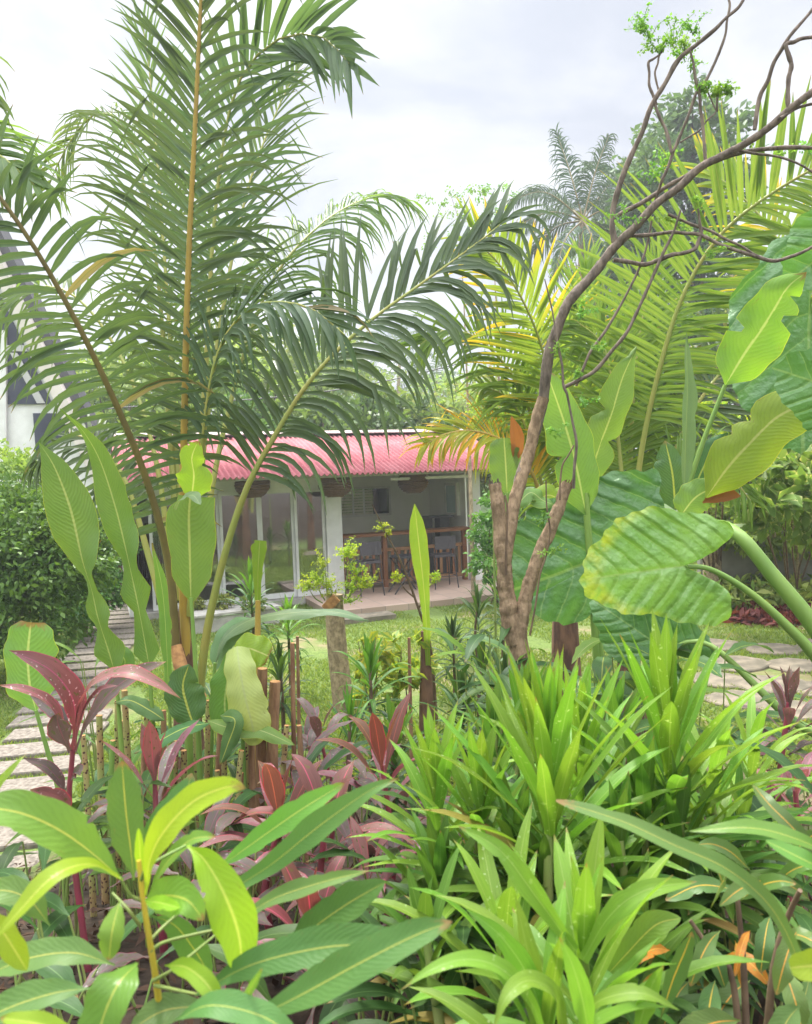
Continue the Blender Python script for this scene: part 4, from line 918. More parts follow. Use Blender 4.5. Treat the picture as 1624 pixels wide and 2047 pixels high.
frond(palm, px([(352, 1300, 5.12), (338, 1130, 5.0), (290, 950, 4.75), (215, 770, 4.45), (130, 600, 4.2), (40, 450, 4.0), (-70, 310, 3.85), (-190, 210, 3.8)]), 42, .68, FP, M['rach_o'], face=(.35, -1, .2), start=.25, ang=(85, 40), droop=(.7, .55), lw=.024, rr=(.034, .008), seed=2, lab='olive stalked frond leaning over towards the A-frame house', kink=.15)
frond(palm, px([(392, 1440, 5.2), (420, 1230, 5.1), (480, 1010, 5.0), (545, 880, 5.0), (625, 755, 5.05), (730, 650, 5.1), (850, 562, 5.2), (965, 478, 5.3), (1010, 440, 5.35)]), 58, 1.0, FP, M['rach_g'], face=(-.25, -.9, .35), start=.42, ang=(66, 20), droop=(.3, 1.25), lw=.026, rr=(.034, .006), seed=3, lab='frond arching out over the pink roof with drooping leaflets', kink=.2)
frond(palm, px([(360, 1200, 5.5), (338, 850, 5.9), (310, 500, 6.3), (262, 275, 6.6), (195, 225, 6.8), (130, 300, 7.0), (95, 380, 7.05)]), 52, .80, M['palm_lit'], M['rach_g'], face=(.5, -.8, .4), start=.36, ang=(70, 25), droop=(.7, .9), lw=.019, rr=(.028, .005), seed=4)
frond(palm, px([(378, 1200, 5.4), (408, 800, 5.5), (430, 430, 5.6), (468, 190, 5.55), (545, 85, 5.4), (640, 72, 5.2), (705, 135, 5.0)]), 50, .86, FP, M['rach_g'], face=(-.3, -.85, -.3), start=.42, ang=(62, 18), droop=(.25, .35), lw=.028, rr=(.028, .005), seed=5, lab='frond bending over at the top of the picture', kink=.05)
frond(palm, px([(386, 1200, 5.5), (450, 850, 5.9), (535, 580, 6.2), (640, 450, 6.5), (740, 395, 6.8), (800, 400, 6.95)]), 57, .95, M['palm_lit'], M['rach_g'], face=(-.4, -.7, .6), start=.42, ang=(70, 25), droop=(.6, 1.15), lw=.019, rr=(.028, .005), seed=6)
frond(palm, px([(365, 1200, 5.6), (345, 750, 6.0), (322, 420, 6.3), (303, 180, 6.6), (285, 40, 6.75)]), 48, .95, M['palm_lit'], M['rach_g'], face=(.1, -1, .1), start=.32, ang=(45, 16), droop=(.12, .15), lw=.019, rr=(.028, .005), seed=7)
frond(palm, px([(380, 1200, 5.6), (425, 750, 6.0), (490, 400, 6.4), (555, 220, 6.7), (610, 110, 6.9)]), 48, .95, M['palm_lit'], M['rach_g'], face=(-.1, -1, .1), start=.32, ang=(48, 16), droop=(.15, .2), lw=.019, rr=(.028, .005), seed=8)
frond(palm, px([(350, 1250, 5.4), (318, 950, 5.6), (255, 740, 5.85), (160, 600, 6.0), (70, 575, 6.1), (-20, 640, 6.15)]), 40, .95, M['palm_lit'], M['rach_g'], face=(.4, -.7, .6), start=.36, ang=(72, 30), droop=(1.3, 1.3), lw=.019, rr=(.028, .005), seed=9, kink=.35)
frond(palm, px([(380, 1230, 5.15), (400, 950, 4.9), (432, 720, 4.72), (505, 615, 4.6), (610, 612, 4.5), (690, 670, 4.45)]), 34, .72, FP, M['rach_g'], face=(-.3, -.6, .8), start=.45, ang=(60, 22), droop=(.5, 1.0), lw=.023, rr=(.026, .005), seed=10, kink=.35)
frond(palm, px([(345, 1280, 5.3), (300, 1120, 5.4), (250, 960, 5.5), (185, 880, 5.6), (120, 880, 5.65), (70, 930, 5.7)]), 44, .62, FP, M['rach_g'], face=(.2, -.6, .8), start=.42, ang=(62, 25), droop=(1.2, 1.2), lw=.017, rr=(.034, .006), seed=11)
# grey-lit drooping frond tip that comes in over the edge, from a palm standing outside it
q = P(-330, 700, 4.4); q.z = 0
pe = thing('coconut_palm', 'coconut palm mostly outside the picture, pale leaflets hanging in before the A-frame house', 'palm', q)
s = MB(); tube(s, [q, P(-325, 900, 4.4), P(-300, 600, 4.4)], [.12, .09, .05], k=10); s.build('trunk', M['palmbase'], pe)
frond(pe, px([(-300, 620, 4.4), (-240, 380, 4.35), (-130, 280, 4.25), (-20, 300, 4.15), (70, 370, 4.1)]), 34, .62, M['palm_lit'], M['rach_g'], face=(-.2, -.6, .8), start=.4, ang=(60, 22), droop=(.8, 1.1), lw=.026, rr=(.03, .006), seed=15, kink=.45)
frond(pe, px([(-310, 620, 4.5), (-300, 300, 4.5), (-220, 120, 4.4), (-90, 100, 4.35), (-20, 200, 4.3)]), 30, .55, M['palm_lit'], M['rach_g'], face=(-.2, -.6, .8), start=.4, ang=(60, 22), droop=(.8, 1.1), lw=.024, rr=(.03, .006), seed=16, kink=.3)

# ------------------------------------------------------------------ yellowing palm behind the lopped tree
yb = P(1130, 1150, 7.0); yb.z = 0
yp = thing('coconut_palm', 'yellowing young palm with gold tipped leaflets behind the lopped tree', 'palm', yb)
s = MB(); tube(s, [yb, P(1130, 1250, 7.0), P(1135, 1060, 7.0)], [.16, .12, .06], k=10, knob=.06); s.build('trunk', M['palmbase'], yp)
frond(yp, px([(1130, 1150, 6.95), (1120, 900, 6.85), (1090, 720, 6.75), (1050, 610, 6.6), (1000, 530, 6.5), (945, 475, 6.4)]), 54, .86, M['palm_y'], M['rach_g'], face=(.2, -1, .2), start=.38, ang=(70, 30), droop=(.18, .10), lw=.024, rr=(.028, .006), seed=21, r0=.42, rv=.22, tipgrad=.62, kink=.03, lab='frond with yellow tipped leaflets pointing up')
frond(yp, px([(1138, 1150, 7.2), (1150, 850, 7.3), (1165, 680, 7.5), (1170, 580, 7.7), (1172, 530, 7.8)]), 54, .95, M['palm_y'], M['rach_g'], face=(-.1, -1, .1), start=.30, ang=(60, 15), droop=(.12, .12), lw=.024, rr=(.028, .006), seed=22, r0=.3, rv=.18, tipgrad=.4, kink=.05)
frond(yp, px([(1120, 1150, 6.8), (1070, 960, 6.7), (1010, 885, 6.6), (945, 862, 6.5), (890, 868, 6.45), (850, 890, 6.4)]), 44, .62, M['palm_yy'], M['rach_y'], face=(.1, -.7, .7), start=.42, ang=(62, 25), droop=(.75, .35), lw=.019, rr=(.032, .006), seed=23, r0=.5, rv=.35, tipgrad=.3, lab='dying yellow frond hanging before the pink roof')
frond(yp, px([(1126, 1150, 7.0), (1085, 900, 6.9), (1030, 760, 6.8), (960, 680, 6.75), (890, 660, 6.7), (840, 690, 6.7)]), 52, .80, M['palm_g'], M['rach_g'], face=(.1, -.8, .6), start=.36, ang=(68, 28), droop=(.5, .25), lw=.022, rr=(.038, .006), seed=24, r0=.4)
frond(yp, px([(1142, 1150, 7.2), (1190, 880, 7.1), (1235, 720, 7.0), (1290, 640, 6.9), (1350, 620, 6.85)]), 48, .8, M['palm_g'], M['rach_g'], face=(-.2, -.8, .5), start=.36, ang=(66, 28), droop=(.3, .6), lw=.023, rr=(.038, .006), seed=25, r0=.4)
frond(yp, px([(1128, 1180, 6.9), (1090, 1000, 6.85), (1060, 880, 6.8), (1020, 800, 6.75), (960, 770, 6.7)]), 44, .62, M['palm_g'], M['rach_g'], face=(.1, -.8, .5), start=.36, ang=(66, 30), droop=(.8, .6), lw=.02, rr=(.032, .006), seed=26, r0=.4)

# ------------------------------------------------------------------ green palm with the long arching frond
gb = P(1262, 1150, 6.1); gb.z = 0
gp = thing('coconut_palm', 'bright green young palm with a long golden stalk arching over the elephant ear', 'palm', gb)
s = MB(); tube(s, [gb, P(1262, 1250, 6.1), P(1264, 1060, 6.1)], [.15, .11, .05], k=10, knob=.06); s.build('trunk', M['palmbase'], gp)
frond(gp, px([(1262, 1130, 6.08), (1280, 920, 6.05), (1318, 740, 5.95), (1366, 590, 5.85), (1440, 470, 5.7), (1545, 385, 5.55), (1680, 310, 5.4), (1800, 260, 5.3)]), 66, 1.05, M['palm_g'], M['rach_g'], face=(-.25, -1, .15), start=.30, ang=(78, 34), droop=(.12, .40), lw=.026, rr=(.030, .007), seed=31, r0=.45, rv=.25, tipgrad=.2, kink=.04, lab='long arching frond on a golden stalk')
frond(gp, px([(1262, 1150, 6.2), (1240, 920, 6.3), (1225, 780, 6.35), (1205, 690, 6.4), (1150, 640, 6.4)]), 46, .85, M['palm_g'], M['rach_g'], face=(.1, -.9, .3), start=.34, ang=(66, 28), droop=(.5, .4), lw=.025, rr=(.034, .006), seed=32, r0=.35)
frond(gp, px([(1266, 1150, 6.4), (1330, 950, 6.5), (1400, 800, 6.6), (1490, 700, 6.7), (1600, 650, 6.8)]), 56, .9, M['palm'], M['rach_g'], face=(-.2, -.9, .4), start=.34, ang=(70, 28), droop=(.3, .7), lw=.026, rr=(.034, .006), seed=33)
frond(gp, px([(1258, 1150, 6.5), (1262, 880, 6.6), (1272, 720, 6.7), (1292, 600, 6.8), (1320, 520, 6.9)]), 46, .9, M['palm_g'], M['rach_g'], face=(-.1, -1, .1), start=.30, ang=(60, 18), droop=(.2, .25), lw=.024, rr=(.034, .006), seed=34, r0=.3)
frond(gp, px([(1264, 1150, 6.3), (1310, 1000, 6.2), (1370, 930, 6.1), (1440, 930, 6.05), (1500, 1000, 6.0)]), 40, .55, M['palm_g'], M['rach_g'], face=(-.2, -.7, .6), start=.36, ang=(62, 28), droop=(.8, 1.0), lw=.015, rr=(.028, .006), seed=35, r0=.5)
rb = P(1760, 1100, 6.6); rb.z = 0
rp = thing('coconut_palm', 'green palm beyond the picture edge with upright gold tipped leaflets against the sky', 'palm', rb)
s = MB(); tube(s, [rb, P(1760, 1000, 6.6)], [.15, .07], k=10); s.build('trunk', M['palmbase'], rp)
frond(rp, px([(1760, 1050, 6.6), (1700, 800, 6.7), (1630, 620, 6.8), (1555, 480, 6.9), (1480, 390, 7.0), (1400, 330, 7.1)]), 64, .95, M['palm_y'], M['rach_g'], face=(.2, -1, .2), start=.3, ang=(72, 28), droop=(.3, .06), lw=.024, rr=(.036, .007), seed=41, r0=.38, rv=.2, tipgrad=.5, kink=.03)

# ------------------------------------------------------------------ lopped tree
TD = 4.1
tb0 = P(1036, 1500, TD); tb0.z = 0
lop = thing('lopped_tree', 'lopped tree with two cut stubs and one long bare branch leaning across the sky', 'tree', tb0)
def br(name, pts, rad, mat, knob=.08, capm=None, k=9, par=lop, lab=None):
    kk = []
    for (p_, q_) in zip(pts[:-1], pts[1:]):       # small angular kinks between the nodes
        kk.append(p_)
        m_ = [(a + b) / 2 for a, b in zip(p_, q_)]; L_ = math.hypot(p_[0] - q_[0], p_[1] - q_[1]); j_ = min(3.0, L_ * .05)
        m_[0] += R.uniform(-j_, j_); m_[1] += R.uniform(-j_, j_); kk.append(tuple(m_))
    pts = kk + [pts[-1]]
    s = MB(); w_ = [P(q[0], q[1], q[2] * .82 if len(q) > 2 else TD) for q in pts]
    tube(s, w_, [r_ * TD / F for r_ in rad], n=(len(w_) - 1) * 12 + 1, k=max(k, 10) if max(rad) > 9 else k, knob=knob * .7, mi_cap=1 if capm else None, rough=.16 if max(rad) > 9 else .08)
    if capm:
        e = w_[-1]; dr_ = (w_[-1] - w_[-2]).normalized()
        for j in range(9):
            a_ = j * .7; c_ = e + rt * (math.cos(a_) * rad[-1] * .75 * TD / F) + Vector((0, math.sin(a_) * rad[-1] * .75 * TD / F, 0)); tube(s, [c_ - dr_ * .03, c_ + dr_ * R.uniform(.004, .03)], [.006, .003], n=3, k=5, mi=1)
    o = s.build(name, [mat, capm] if capm else mat, par)
    if lab: o['label'] = lab
    return o
br('trunk', [(1036, 1720), (1035, 1500), (1037, 1330), (1036, 1262), (1036, 1225)], [28, 24, 21, 21, 18], M['bark'], .10, k=12)
br('stub', [(1030, 1285), (1016, 1210), (1008, 1130), (999, 1040), (989, 966)], [18, 18, 15, 14, 13], M['bark'], .09, M['trunkbg'], 11, lab='cut stub with a dark burnt end')
br('stub', [(1035, 1290), (1046, 1215), (1068, 1140), (1098, 1065), (1120, 1010), (1136, 966)], [18, 16, 14, 13, 13, 11], M['bark'], .09, M['palmbase'], 11, lab='cut stub with a torn dark end')
limb = br('limb', [(1008, 1120, 5.0), (1030, 1000, 5.02), (1062, 890, 5.05), (1086, 800, 5.05), (1099, 700, 5.0), (1140, 600, 4.95), (1226, 497, 4.9), (1310, 410, 4.8), (1400, 335, 4.7), (1500, 281, 4.6), (1580, 217, 4.5), (1680, 140, 4.4), (1800, 60, 4.3)], [12.5, 11.5, 11, 11, 10.5, 10, 9, 8, 7.2, 6.8, 6.4, 6, 5.5], M['bark'], .07, None, 10, lab='long bare leaning limb')
limb.data.materials[0] = M['barkdark']
base_l = br('limb', [(1008, 1125, 4.99), (1030, 1000, 5.01), (1062, 890, 5.04), (1087, 795, 5.04)], [13.5, 12.5, 12, 12], M['bark'], .04, None, 10)
bd = M['barkdark']
for pts, rad in [
    ([(1229, 494, 4.9), (1223, 455, 4.9), (1226, 410, 4.9), (1262, 310, 4.85), (1305, 210, 4.8), (1360, 118, 4.75), (1430, 60, 4.7), (1475, 15, 4.7), (1500, -40, 4.7)], [7.5, 7, 6.5, 6, 5.5, 6, 5, 4, 3.5]),
    ([(1226, 436, 4.9), (1280, 408, 4.88), (1340, 370, 4.85), (1400, 330, 4.8), (1450, 312, 4.75), (1530, 300, 4.7), (1640, 298, 4.6)], [5, 4.8, 4.8, 5, 5, 4.5, 4]),
    ([(1226, 519, 4.92), (1290, 527, 4.9), (1345, 512, 4.85), (1390, 500, 4.85), (1400, 470, 4.85), (1398, 420, 4.85)], [5.5, 5, 5, 4.6, 4, 2.5]),
    ([(1262, 472, 4.9), (1340, 466, 4.9), (1400, 470, 4.85), (1470, 500, 4.8), (1545, 520, 4.75), (1610, 500, 4.7), (1660, 470, 4.7)], [4.5, 4.4, 4.3, 4.3, 4, 3.5, 3]),
    ([(1335, 430, 4.9), (1420, 460, 4.85), (1480, 490, 4.8), (1540, 518, 4.75)], [3.5, 3.2, 3, 2.5]),
    ([(1574, 222, 4.5), (1578, 180, 4.5), (1582, 130, 4.5), (1572, 92, 4.5), (1600, 80, 4.5), (1650, 72, 4.5)], [4.8, 4.6, 4.5, 4.8, 4.2, 3.5]),
    ([(1506, 262, 4.6), (1522, 190, 4.6), (1548, 125, 4.55), (1580, 70, 4.5), (1650, -20, 4.5)], [4.5, 4.2, 4, 3.8, 3]),
    ([(1312, 212, 4.8), (1298, 170, 4.8), (1296, 128, 4.8), (1312, 112, 4.8), (1328, 96, 4.8)], [3.6, 3.4, 3.4, 3, 2]),
    ([(1320, 185, 4.8), (1312, 145, 4.8), (1316, 110, 4.8), (1330, 92, 4.8)], [2.6, 2.4, 2.2, 1.6]),
    ([(1310, 205, 4.8), (1330, 260, 4.78), (1344, 305, 4.75), (1356, 285, 4.75), (1395, 185, 4.7), (1420, 150, 4.7), (1450, 70, 4.7), (1460, 10, 4.7), (1448, -40, 4.7)], [3.5, 3.6, 3.8, 3.4, 3.4, 3.2, 3.2, 2.6, 2]),
    ([(1344, 305, 4.75), (1325, 360, 4.8), (1305, 420, 4.9)], [3.6, 3.2, 2.8]),
    ([(1412, 330, 4.7), (1408, 250, 4.7), (1398, 190, 4.7), (1384, 130, 4.7), (1380, 100, 4.7)], [3.8, 3.8, 3.6, 3.2, 2.5]),
    ([(1398, 190, 4.7), (1410, 170, 4.7), (1432, 220, 4.7), (1434, 190, 4.7)], [2.4, 2, 1.5, 1]),
    ([(1360, 285, 4.75), (1400, 262, 4.72), (1430, 222, 4.7), (1436, 186, 4.7)], [2.2, 2, 1.6, 1]),
    ([(1150, 770, 5.0), (1180, 700, 4.95), (1235, 620, 4.95), (1280, 530, 4.92), (1300, 440, 4.9)], [3.6, 3.4, 3, 3, 2.4]),
    ([(1128, 772, 4.95), (1190, 740, 4.9), (1250, 670, 4.85), (1290, 590, 4.85), (1330, 505, 4.85), (1360, 420, 4.85)], [4.6, 4.4, 4, 3.8, 3.4, 2.4]),
    ([(1146, 975, 4.94), (1150, 890, 4.9), (1136, 800, 4.9), (1128, 770, 4.9), (1118, 690, 4.9), (1090, 560, 4.9)], [3.4, 3.4, 3.2, 3, 2.2, 1.4]),
    ([(1560, 235, 4.5), (1600, 212, 4.5), (1660, 205, 4.5)], [3.8, 3.4, 3]),
    ([(1470, 300, 4.7), (1540, 310, 4.65), (1600, 330, 4.6), (1660, 370, 4.6)], [3, 2.8, 2.5, 2])]:
    pts = [(a + R.uniform(-3, 3), b + R.uniform(-3, 3), c) for a, b, c in pts]; br('branch', pts, [r_ * .82 for r_ in rad], bd, .22, None, 6)
for pts, rad in [([(1120, 1000, 4.9), (1125, 930, 4.9), (1148, 890, 4.9)], [2.2, 2, 1.6]), ([(1060, 1270, 4.9), (1080, 1150, 4.88), (1100, 1060, 4.88), (1092, 960, 4.88)], [2.2, 2, 1.8, 1.4]), ([(1012, 1150, 4.9), (1014, 1040, 4.88), (1010, 990, 4.88)], [3, 2.6, 2])]:
    br('shoot', pts, rad, M['stem_b'], .1, None, 5)
def spray(parent, pts_, n, size, mat, seed, name='leaf_spray', flat=.5):
    """pinnate sprays, each a part: fine stalks carrying paired round leaflets; pts_: (centre, radius)"""
    for ic, (c, rad) in enumerate(pts_):
        rg = np.random.default_rng(seed * 31 + ic); s = MB(); C = []; Rn = []; c = np.array(c); root = c + np.array([0, 0, -rad * .5])
        for k in range(n):
            d = unit(rg.normal(size=3) * np.array([1, 1, flat])); L = rad * rg.uniform(.55, 1.1); e = c + d * L
            tube(s, [root, (root * .6 + e * .4) + np.array([0, 0, .03]), e], [.0022, .001], n=6, k=3, cap=False)
            m = 12
            for j in range(m):
                v = (j + 2) / (m + 1); q = root * (1 - v) ** 2 + 2 * v * (1 - v) * ((root + e) / 2 + np.array([0, 0, .05])) + e * v * v
                for _ in range(2): C.append(q + rg.normal(0, size * .45, 3)); Rn.append(rg.random())
        C = np.array(C); V, uv = leafquads(C, size, rg, 1.0, .72)
        s.add(V, [(4 * i, 4 * i + 1, 4 * i + 2, 4 * i + 3) for i in range(len(C))], uv, np.repeat(np.array(Rn), 4))
        s.build(name, mat, parent)
spray(lop, [(P(1300, 55, 3.93), .12), (P(1345, 62, 3.93), .14), (P(1318, 88, 3.93), .10), (P(1385, 48, 3.93), .10), (P(1285, 42, 3.93), .08), (P(1370, 90, 3.93), .08)], 8, .015, M['fine_g'], 61, flat=.22)
spray(lop, [(P(1425, 180, 3.85), .07), (P(1450, 176, 3.85), .07), (P(1408, 178, 3.85), .05)], 6, .018, M['fine_g'], 62, flat=.2)
spray(lop, [(P(a, b, 3.9), .09) for a, b in ((1480, 292), (1560, 300), (1620, 292), (1250, 430), (1400, 395), (1205, 690), (1160, 620), (1420, 500))], 3, .018, M['fine_g'], 63, flat=.3)
spray(lop, [(P(a, b, 4.02), .08) for a, b in ((1370, 108), (1380, 130), (1128, 700), (1148, 740), (1100, 1100), (1085, 1040), (1165, 800), (1120, 860))], 3, .018, M['fine_g'], 64, flat=.4)
spray(lop, [(P(a, b, 4.1), .15) for a, b in ((1330, 300), (1360, 430), (1300, 340), (1390, 450))], 4, .02, M['fine_g'], 65, flat=.5)
# lime fine-leaved sprig behind the cut stub, over the roof corner
q = P(980, 900, 9); q.z = 0
t = thing('sapling', 'lime green fine leaved sapling over the roof end beside the brown dry leaf', 'tree', q, None)
s = MB(); tube(s, [q, P(985, 1000, 9), P(975, 850, 9), P(965, 800, 9)], [.02, .014, .01, .004], k=5); s.build('stem', M['stem_g'], t)
spray(t, [(P(a, b, 9), .24) for a, b in ((960, 820), (990, 840), (945, 840), (1010, 820), (975, 865), (1030, 850))], 12, .026, M['fine'], 66, 'foliage')

# ------------------------------------------------------------------ stump on the lawn with fresh sprigs
sb = P(690, 1430, 7.9); sb.z = 0
st = thing('tree_stump', 'cut tree stump on the lawn with lime green sprigs sprouting from its top', 'tree stump', sb)
s = MB(); SD = 7.8
w_ = [P(q[0], q[1], SD) for q in ((692, 1436), (684, 1380), (675, 1300), (670, 1230), (669, 1188))]; tube(s, [sb + Vector((0, 0, -.05))] + w_, [.125, .112, .102, .10, .104, .094], k=14, knob=.07)
s.build('trunk', M['barkgrey'], st)
s = MB(); box(s, P(662, 1206, SD - .12), .17, .06, .10, (.72, 0, .69), (0, 1, 0), (-.69, 0, .72)); s.build('cut_face', M['cutwood'], st, False)
for i, (a, b, a2, b2) in enumerate([(655, 1195, 648, 1095), (650, 1200, 628, 1140), (690, 1195, 700, 1080), (695, 1200, 722, 1120), (700, 1205, 735, 1160), (645, 1205, 610, 1160)]):
    s = MB(); tube(s, [P(a, b, SD), P((a + a2) / 2, (b + b2) / 2 + 10, SD - .05), P(a2, b2, SD - .1)], [.008, .005, .002], k=5); s.build('sprig_stem', M['stem_g'], st)
spray(st, [(P(a, b, SD - .08), .15) for a, b in ((648, 1120), (640, 1150), (655, 1165), (628, 1165), (615, 1165), (665, 1180))], 10, .022, M['fine'], 67, 'sprig')
spray(st, [(P(a, b, SD - .05), .17) for a, b in ((700, 1100), (712, 1130), (722, 1155), (705, 1165), (735, 1160), (700, 1190), (690, 1095))], 10, .022, M['fine'], 68, 'sprig')
# ------------------------------------------------------------------ elephant ear
eb = P(1745, 1700, 3.4); eb.z = float(gz(eb.x, 3.4))
ear = thing('elephant_ear', 'elephant ear plant with huge heart shaped leaves on thick green stalks', 'plant', eb)
s = MB(); tube(s, [eb, eb + EZ * .5, eb + EZ * .9], [.12, .10, .06], k=10, knob=.05); s.build('stem', M['palmbase'], ear)
def heart(attach, tip, d, hw, mat, back=.42, tilt=(0, 0), fold=.16, wave=.05, seed=1, lab=None, yel=.5, droop=.25, up_bias=.1):
    """heart-shaped blade: attach point and tip in picture pixels, hw its half width in pixels"""
    rg = np.random.default_rng(seed)
    a0 = P(*attach, d); t0 = P(tip[0], tip[1], d + tilt[0]); ax = np.array(t0 - a0); L = np.linalg.norm(ax); ax /= L
    vw = unit(np.array(CAMP - a0)); nn = unit(vw + np.array([0, 0, up_bias])); lat = unit(np.cross(nn, ax)); nn = np.cross(ax, lat)
    W = hw * d / F; B = back * L
    na, nr = 72, 14; V = []; UV = []; RR = []
    for i in range(na):
        th = 2 * math.pi * i / na - math.pi       # 0 towards the tip
        c, sn = math.cos(th), abs(math.sin(th)); sg = 1 if math.sin(th) > 0 else -1
        at_ = abs(th)
        # outline radius in the blade's own axes
        oa = np.interp(at_, [0, .12, .35, .7, 1.1, 1.6, 2.1, 2.5, 2.8, 3.0, 3.14], [1.0, .96, .85, .66, .42, .06, -.24, -.38, -.36, -.20, -.03]) * L if True else 0
        ob = np.interp(at_, [0, .12, .35, .7, 1.1, 1.6, 2.1, 2.5, 2.8, 3.0, 3.14], [0, .16, .45, .76, .95, 1.0, .93, .72, .42, .16, 0]) * W
        if oa < 0: oa *= B / (.36 * L)
        rim = 1 + .03 * math.sin(th * 9 + seed) + .022 * math.sin(th * 23 + seed * 2)
        for j in range(nr):
            r_ = ((j + .02) / (nr - 1 + .02)) ** .85
            a_, b_ = oa * r_ * (rim if j == nr - 1 else 1), ob * r_ * sg * (rim if j == nr - 1 else 1)
            z = abs(b_) * fold - droop * (max(0, a_) / L) ** 2 * L * .5 - droop * .5 * (b_ / W) ** 2 * W
            z += wave * W * r_ ** 3 * math.sin(th * 7 + seed) + .018 * W * math.sin(a_ / W * 9 + seed) * math.sin(b_ / W * 8)
            V.append(np.array(a0) + ax * a_ + lat * b_ + nn * z); UV.append((b_ / W, a_ / L)); RR.append(yel * r_ ** 2.2 * (.6 + .5 * (a_ / L if a_ > 0 else 0)) + .1)
    f = [(i * nr + j, i * nr + j + 1, ((i + 1) % na) * nr + j + 1, ((i + 1) % na) * nr + j) for i in range(na - 1) for j in range(nr - 1)]
    f += [((na - 1) * nr + j, (na - 1) * nr + j + 1, j + 1, j) for j in range(nr - 1)]
    mb = MB(); mb.add(V, f, UV, np.clip(RR, 0, 1)); o = mb.build('leaf', mat, ear)
    if lab: o['label'] = lab
    return o
def ear_leaf(attach, tip, outline, d, mat, seed=1, lab=None, yel=.5, wave=.05, lean=.12, belly=.1):
    """heart-shaped blade with its own rim shape: rim points clockwise or not, in picture pixels at distance d; the blade leans back by lean and domes by belly"""
    rg = np.random.default_rng(seed); a0 = np.array(P(*attach, d)); m_ = d / F
    off = np.array([(x - attach[0], attach[1] - y) for x, y in outline], float) * m_
    ring = spline([(x, y, 0) for x, y in np.vstack([off, off[:1]])], 121)[:-1, :2]; na, nr = len(ring), 18
    t_ = np.array([tip[0] - attach[0], attach[1] - tip[1]], float) * m_; L = np.linalg.norm(t_); ax = t_ / L; lt = np.array([-ax[1], ax[0]])
    W = np.abs(ring @ lt).max(); rx, ux, fx = np.array(rt), np.array(up), np.array(fw); V = []; UV = []; RR = []
    for i, q in enumerate(ring):
        th = i / na * 6.2832
        for j in range(nr):
            r_ = ((j + .01) / (nr - 1)) ** .85; jig = 1 + (r_ ** 6) * (.02 * math.sin(th * 11 + seed) + .016 * math.sin(th * 27 + seed * 2)); o_ = q * r_ * jig
            u_, v_ = o_ @ ax / L, o_ @ lt / W
            ph = (u_ - .55 * abs(v_) ** 1.25) * 5.2
            z = -belly * W * (abs(v_) ** 2 + .6 * max(0, u_) ** 2) + .030 * W * abs(v_) ** .5 * math.cos(ph * 6.2832) * min(1, r_ * 2) + wave * W * r_ ** 3 * math.sin(th * 8 + seed) + .02 * W * math.sin(o_[0] / W * 11 + seed) * math.sin(o_[1] / W * 9 + 1) - .03 * W * math.exp(-(v_ / .05) ** 2)
            p_ = a0 + rx * o_[0] + ux * o_[1] + fx * (o_[1] * lean - z); V.append(p_); UV.append((v_, u_)); RR.append(.1 + yel * r_ ** 2.4 * (.55 + .6 * max(0, u_)))
    f = [(i * nr + j, i * nr + j + 1, ((i + 1) % na) * nr + j + 1, ((i + 1) % na) * nr + j) for i in range(na) for j in range(nr - 1)]
    mb = MB(); mb.add(V, f, UV, np.clip(RR, 0, 1)); o = mb.build('leaf', mat, ear)
    if lab: o['label'] = lab
ear_leaf((1368, 1132), (1157, 1160), [(1372, 1128), (1405, 1116), (1440, 1098), (1466, 1072), (1470, 1054), (1452, 1040), (1405, 1026), (1350, 1018), (1300, 1014), (1252, 1032), (1215, 1058), (1185, 1095), (1168, 1130), (1156, 1160), (1172, 1186), (1200, 1208), (1236, 1224), (1300, 1230), (1360, 1242), (1412, 1252), (1456, 1240), (1462, 1215), (1456, 1186), (1436, 1166), (1400, 1148), (1374, 1136)], 3.35, M['ear'], 1, 'broad heart shaped leaf with a yellowing rim', 1.1, .05, .10, .08)
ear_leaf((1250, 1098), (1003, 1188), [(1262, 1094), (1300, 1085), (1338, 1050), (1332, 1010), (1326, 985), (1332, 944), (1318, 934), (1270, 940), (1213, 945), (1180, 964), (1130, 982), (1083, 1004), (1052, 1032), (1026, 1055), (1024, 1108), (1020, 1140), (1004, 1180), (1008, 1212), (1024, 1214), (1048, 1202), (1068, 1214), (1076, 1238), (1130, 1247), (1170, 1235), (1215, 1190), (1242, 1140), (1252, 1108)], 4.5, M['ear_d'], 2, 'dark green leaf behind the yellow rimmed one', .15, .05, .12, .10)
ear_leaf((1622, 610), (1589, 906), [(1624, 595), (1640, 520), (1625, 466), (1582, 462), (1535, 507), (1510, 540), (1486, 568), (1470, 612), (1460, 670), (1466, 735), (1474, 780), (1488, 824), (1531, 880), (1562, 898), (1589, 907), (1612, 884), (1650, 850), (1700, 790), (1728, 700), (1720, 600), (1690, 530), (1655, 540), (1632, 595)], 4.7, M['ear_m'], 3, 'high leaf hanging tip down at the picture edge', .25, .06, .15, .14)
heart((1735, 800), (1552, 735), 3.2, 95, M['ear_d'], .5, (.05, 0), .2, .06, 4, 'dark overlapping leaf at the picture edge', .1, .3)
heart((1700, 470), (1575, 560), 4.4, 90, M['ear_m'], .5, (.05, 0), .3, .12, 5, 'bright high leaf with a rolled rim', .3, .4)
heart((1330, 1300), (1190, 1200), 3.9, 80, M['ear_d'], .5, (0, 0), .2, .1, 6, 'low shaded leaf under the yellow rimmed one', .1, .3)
def stalk(pts, rad, mat=M['petiole']):
    s = MB(); w_ = [P(*q) for q in pts]; tube(s, w_ + [eb + EZ * .7], [r_ * .78 * 3.4 / F for r_ in rad], k=9); s.build('leaf_stalk', mat, ear)
stalk([(1368, 1132, 3.36), (1420, 1138, 3.40), (1490, 1178, 3.42), (1560, 1238, 3.42), (1640, 1325, 3.42), (1710, 1450, 3.42)], [6, 7.5, 10, 13, 17, 20, 24])
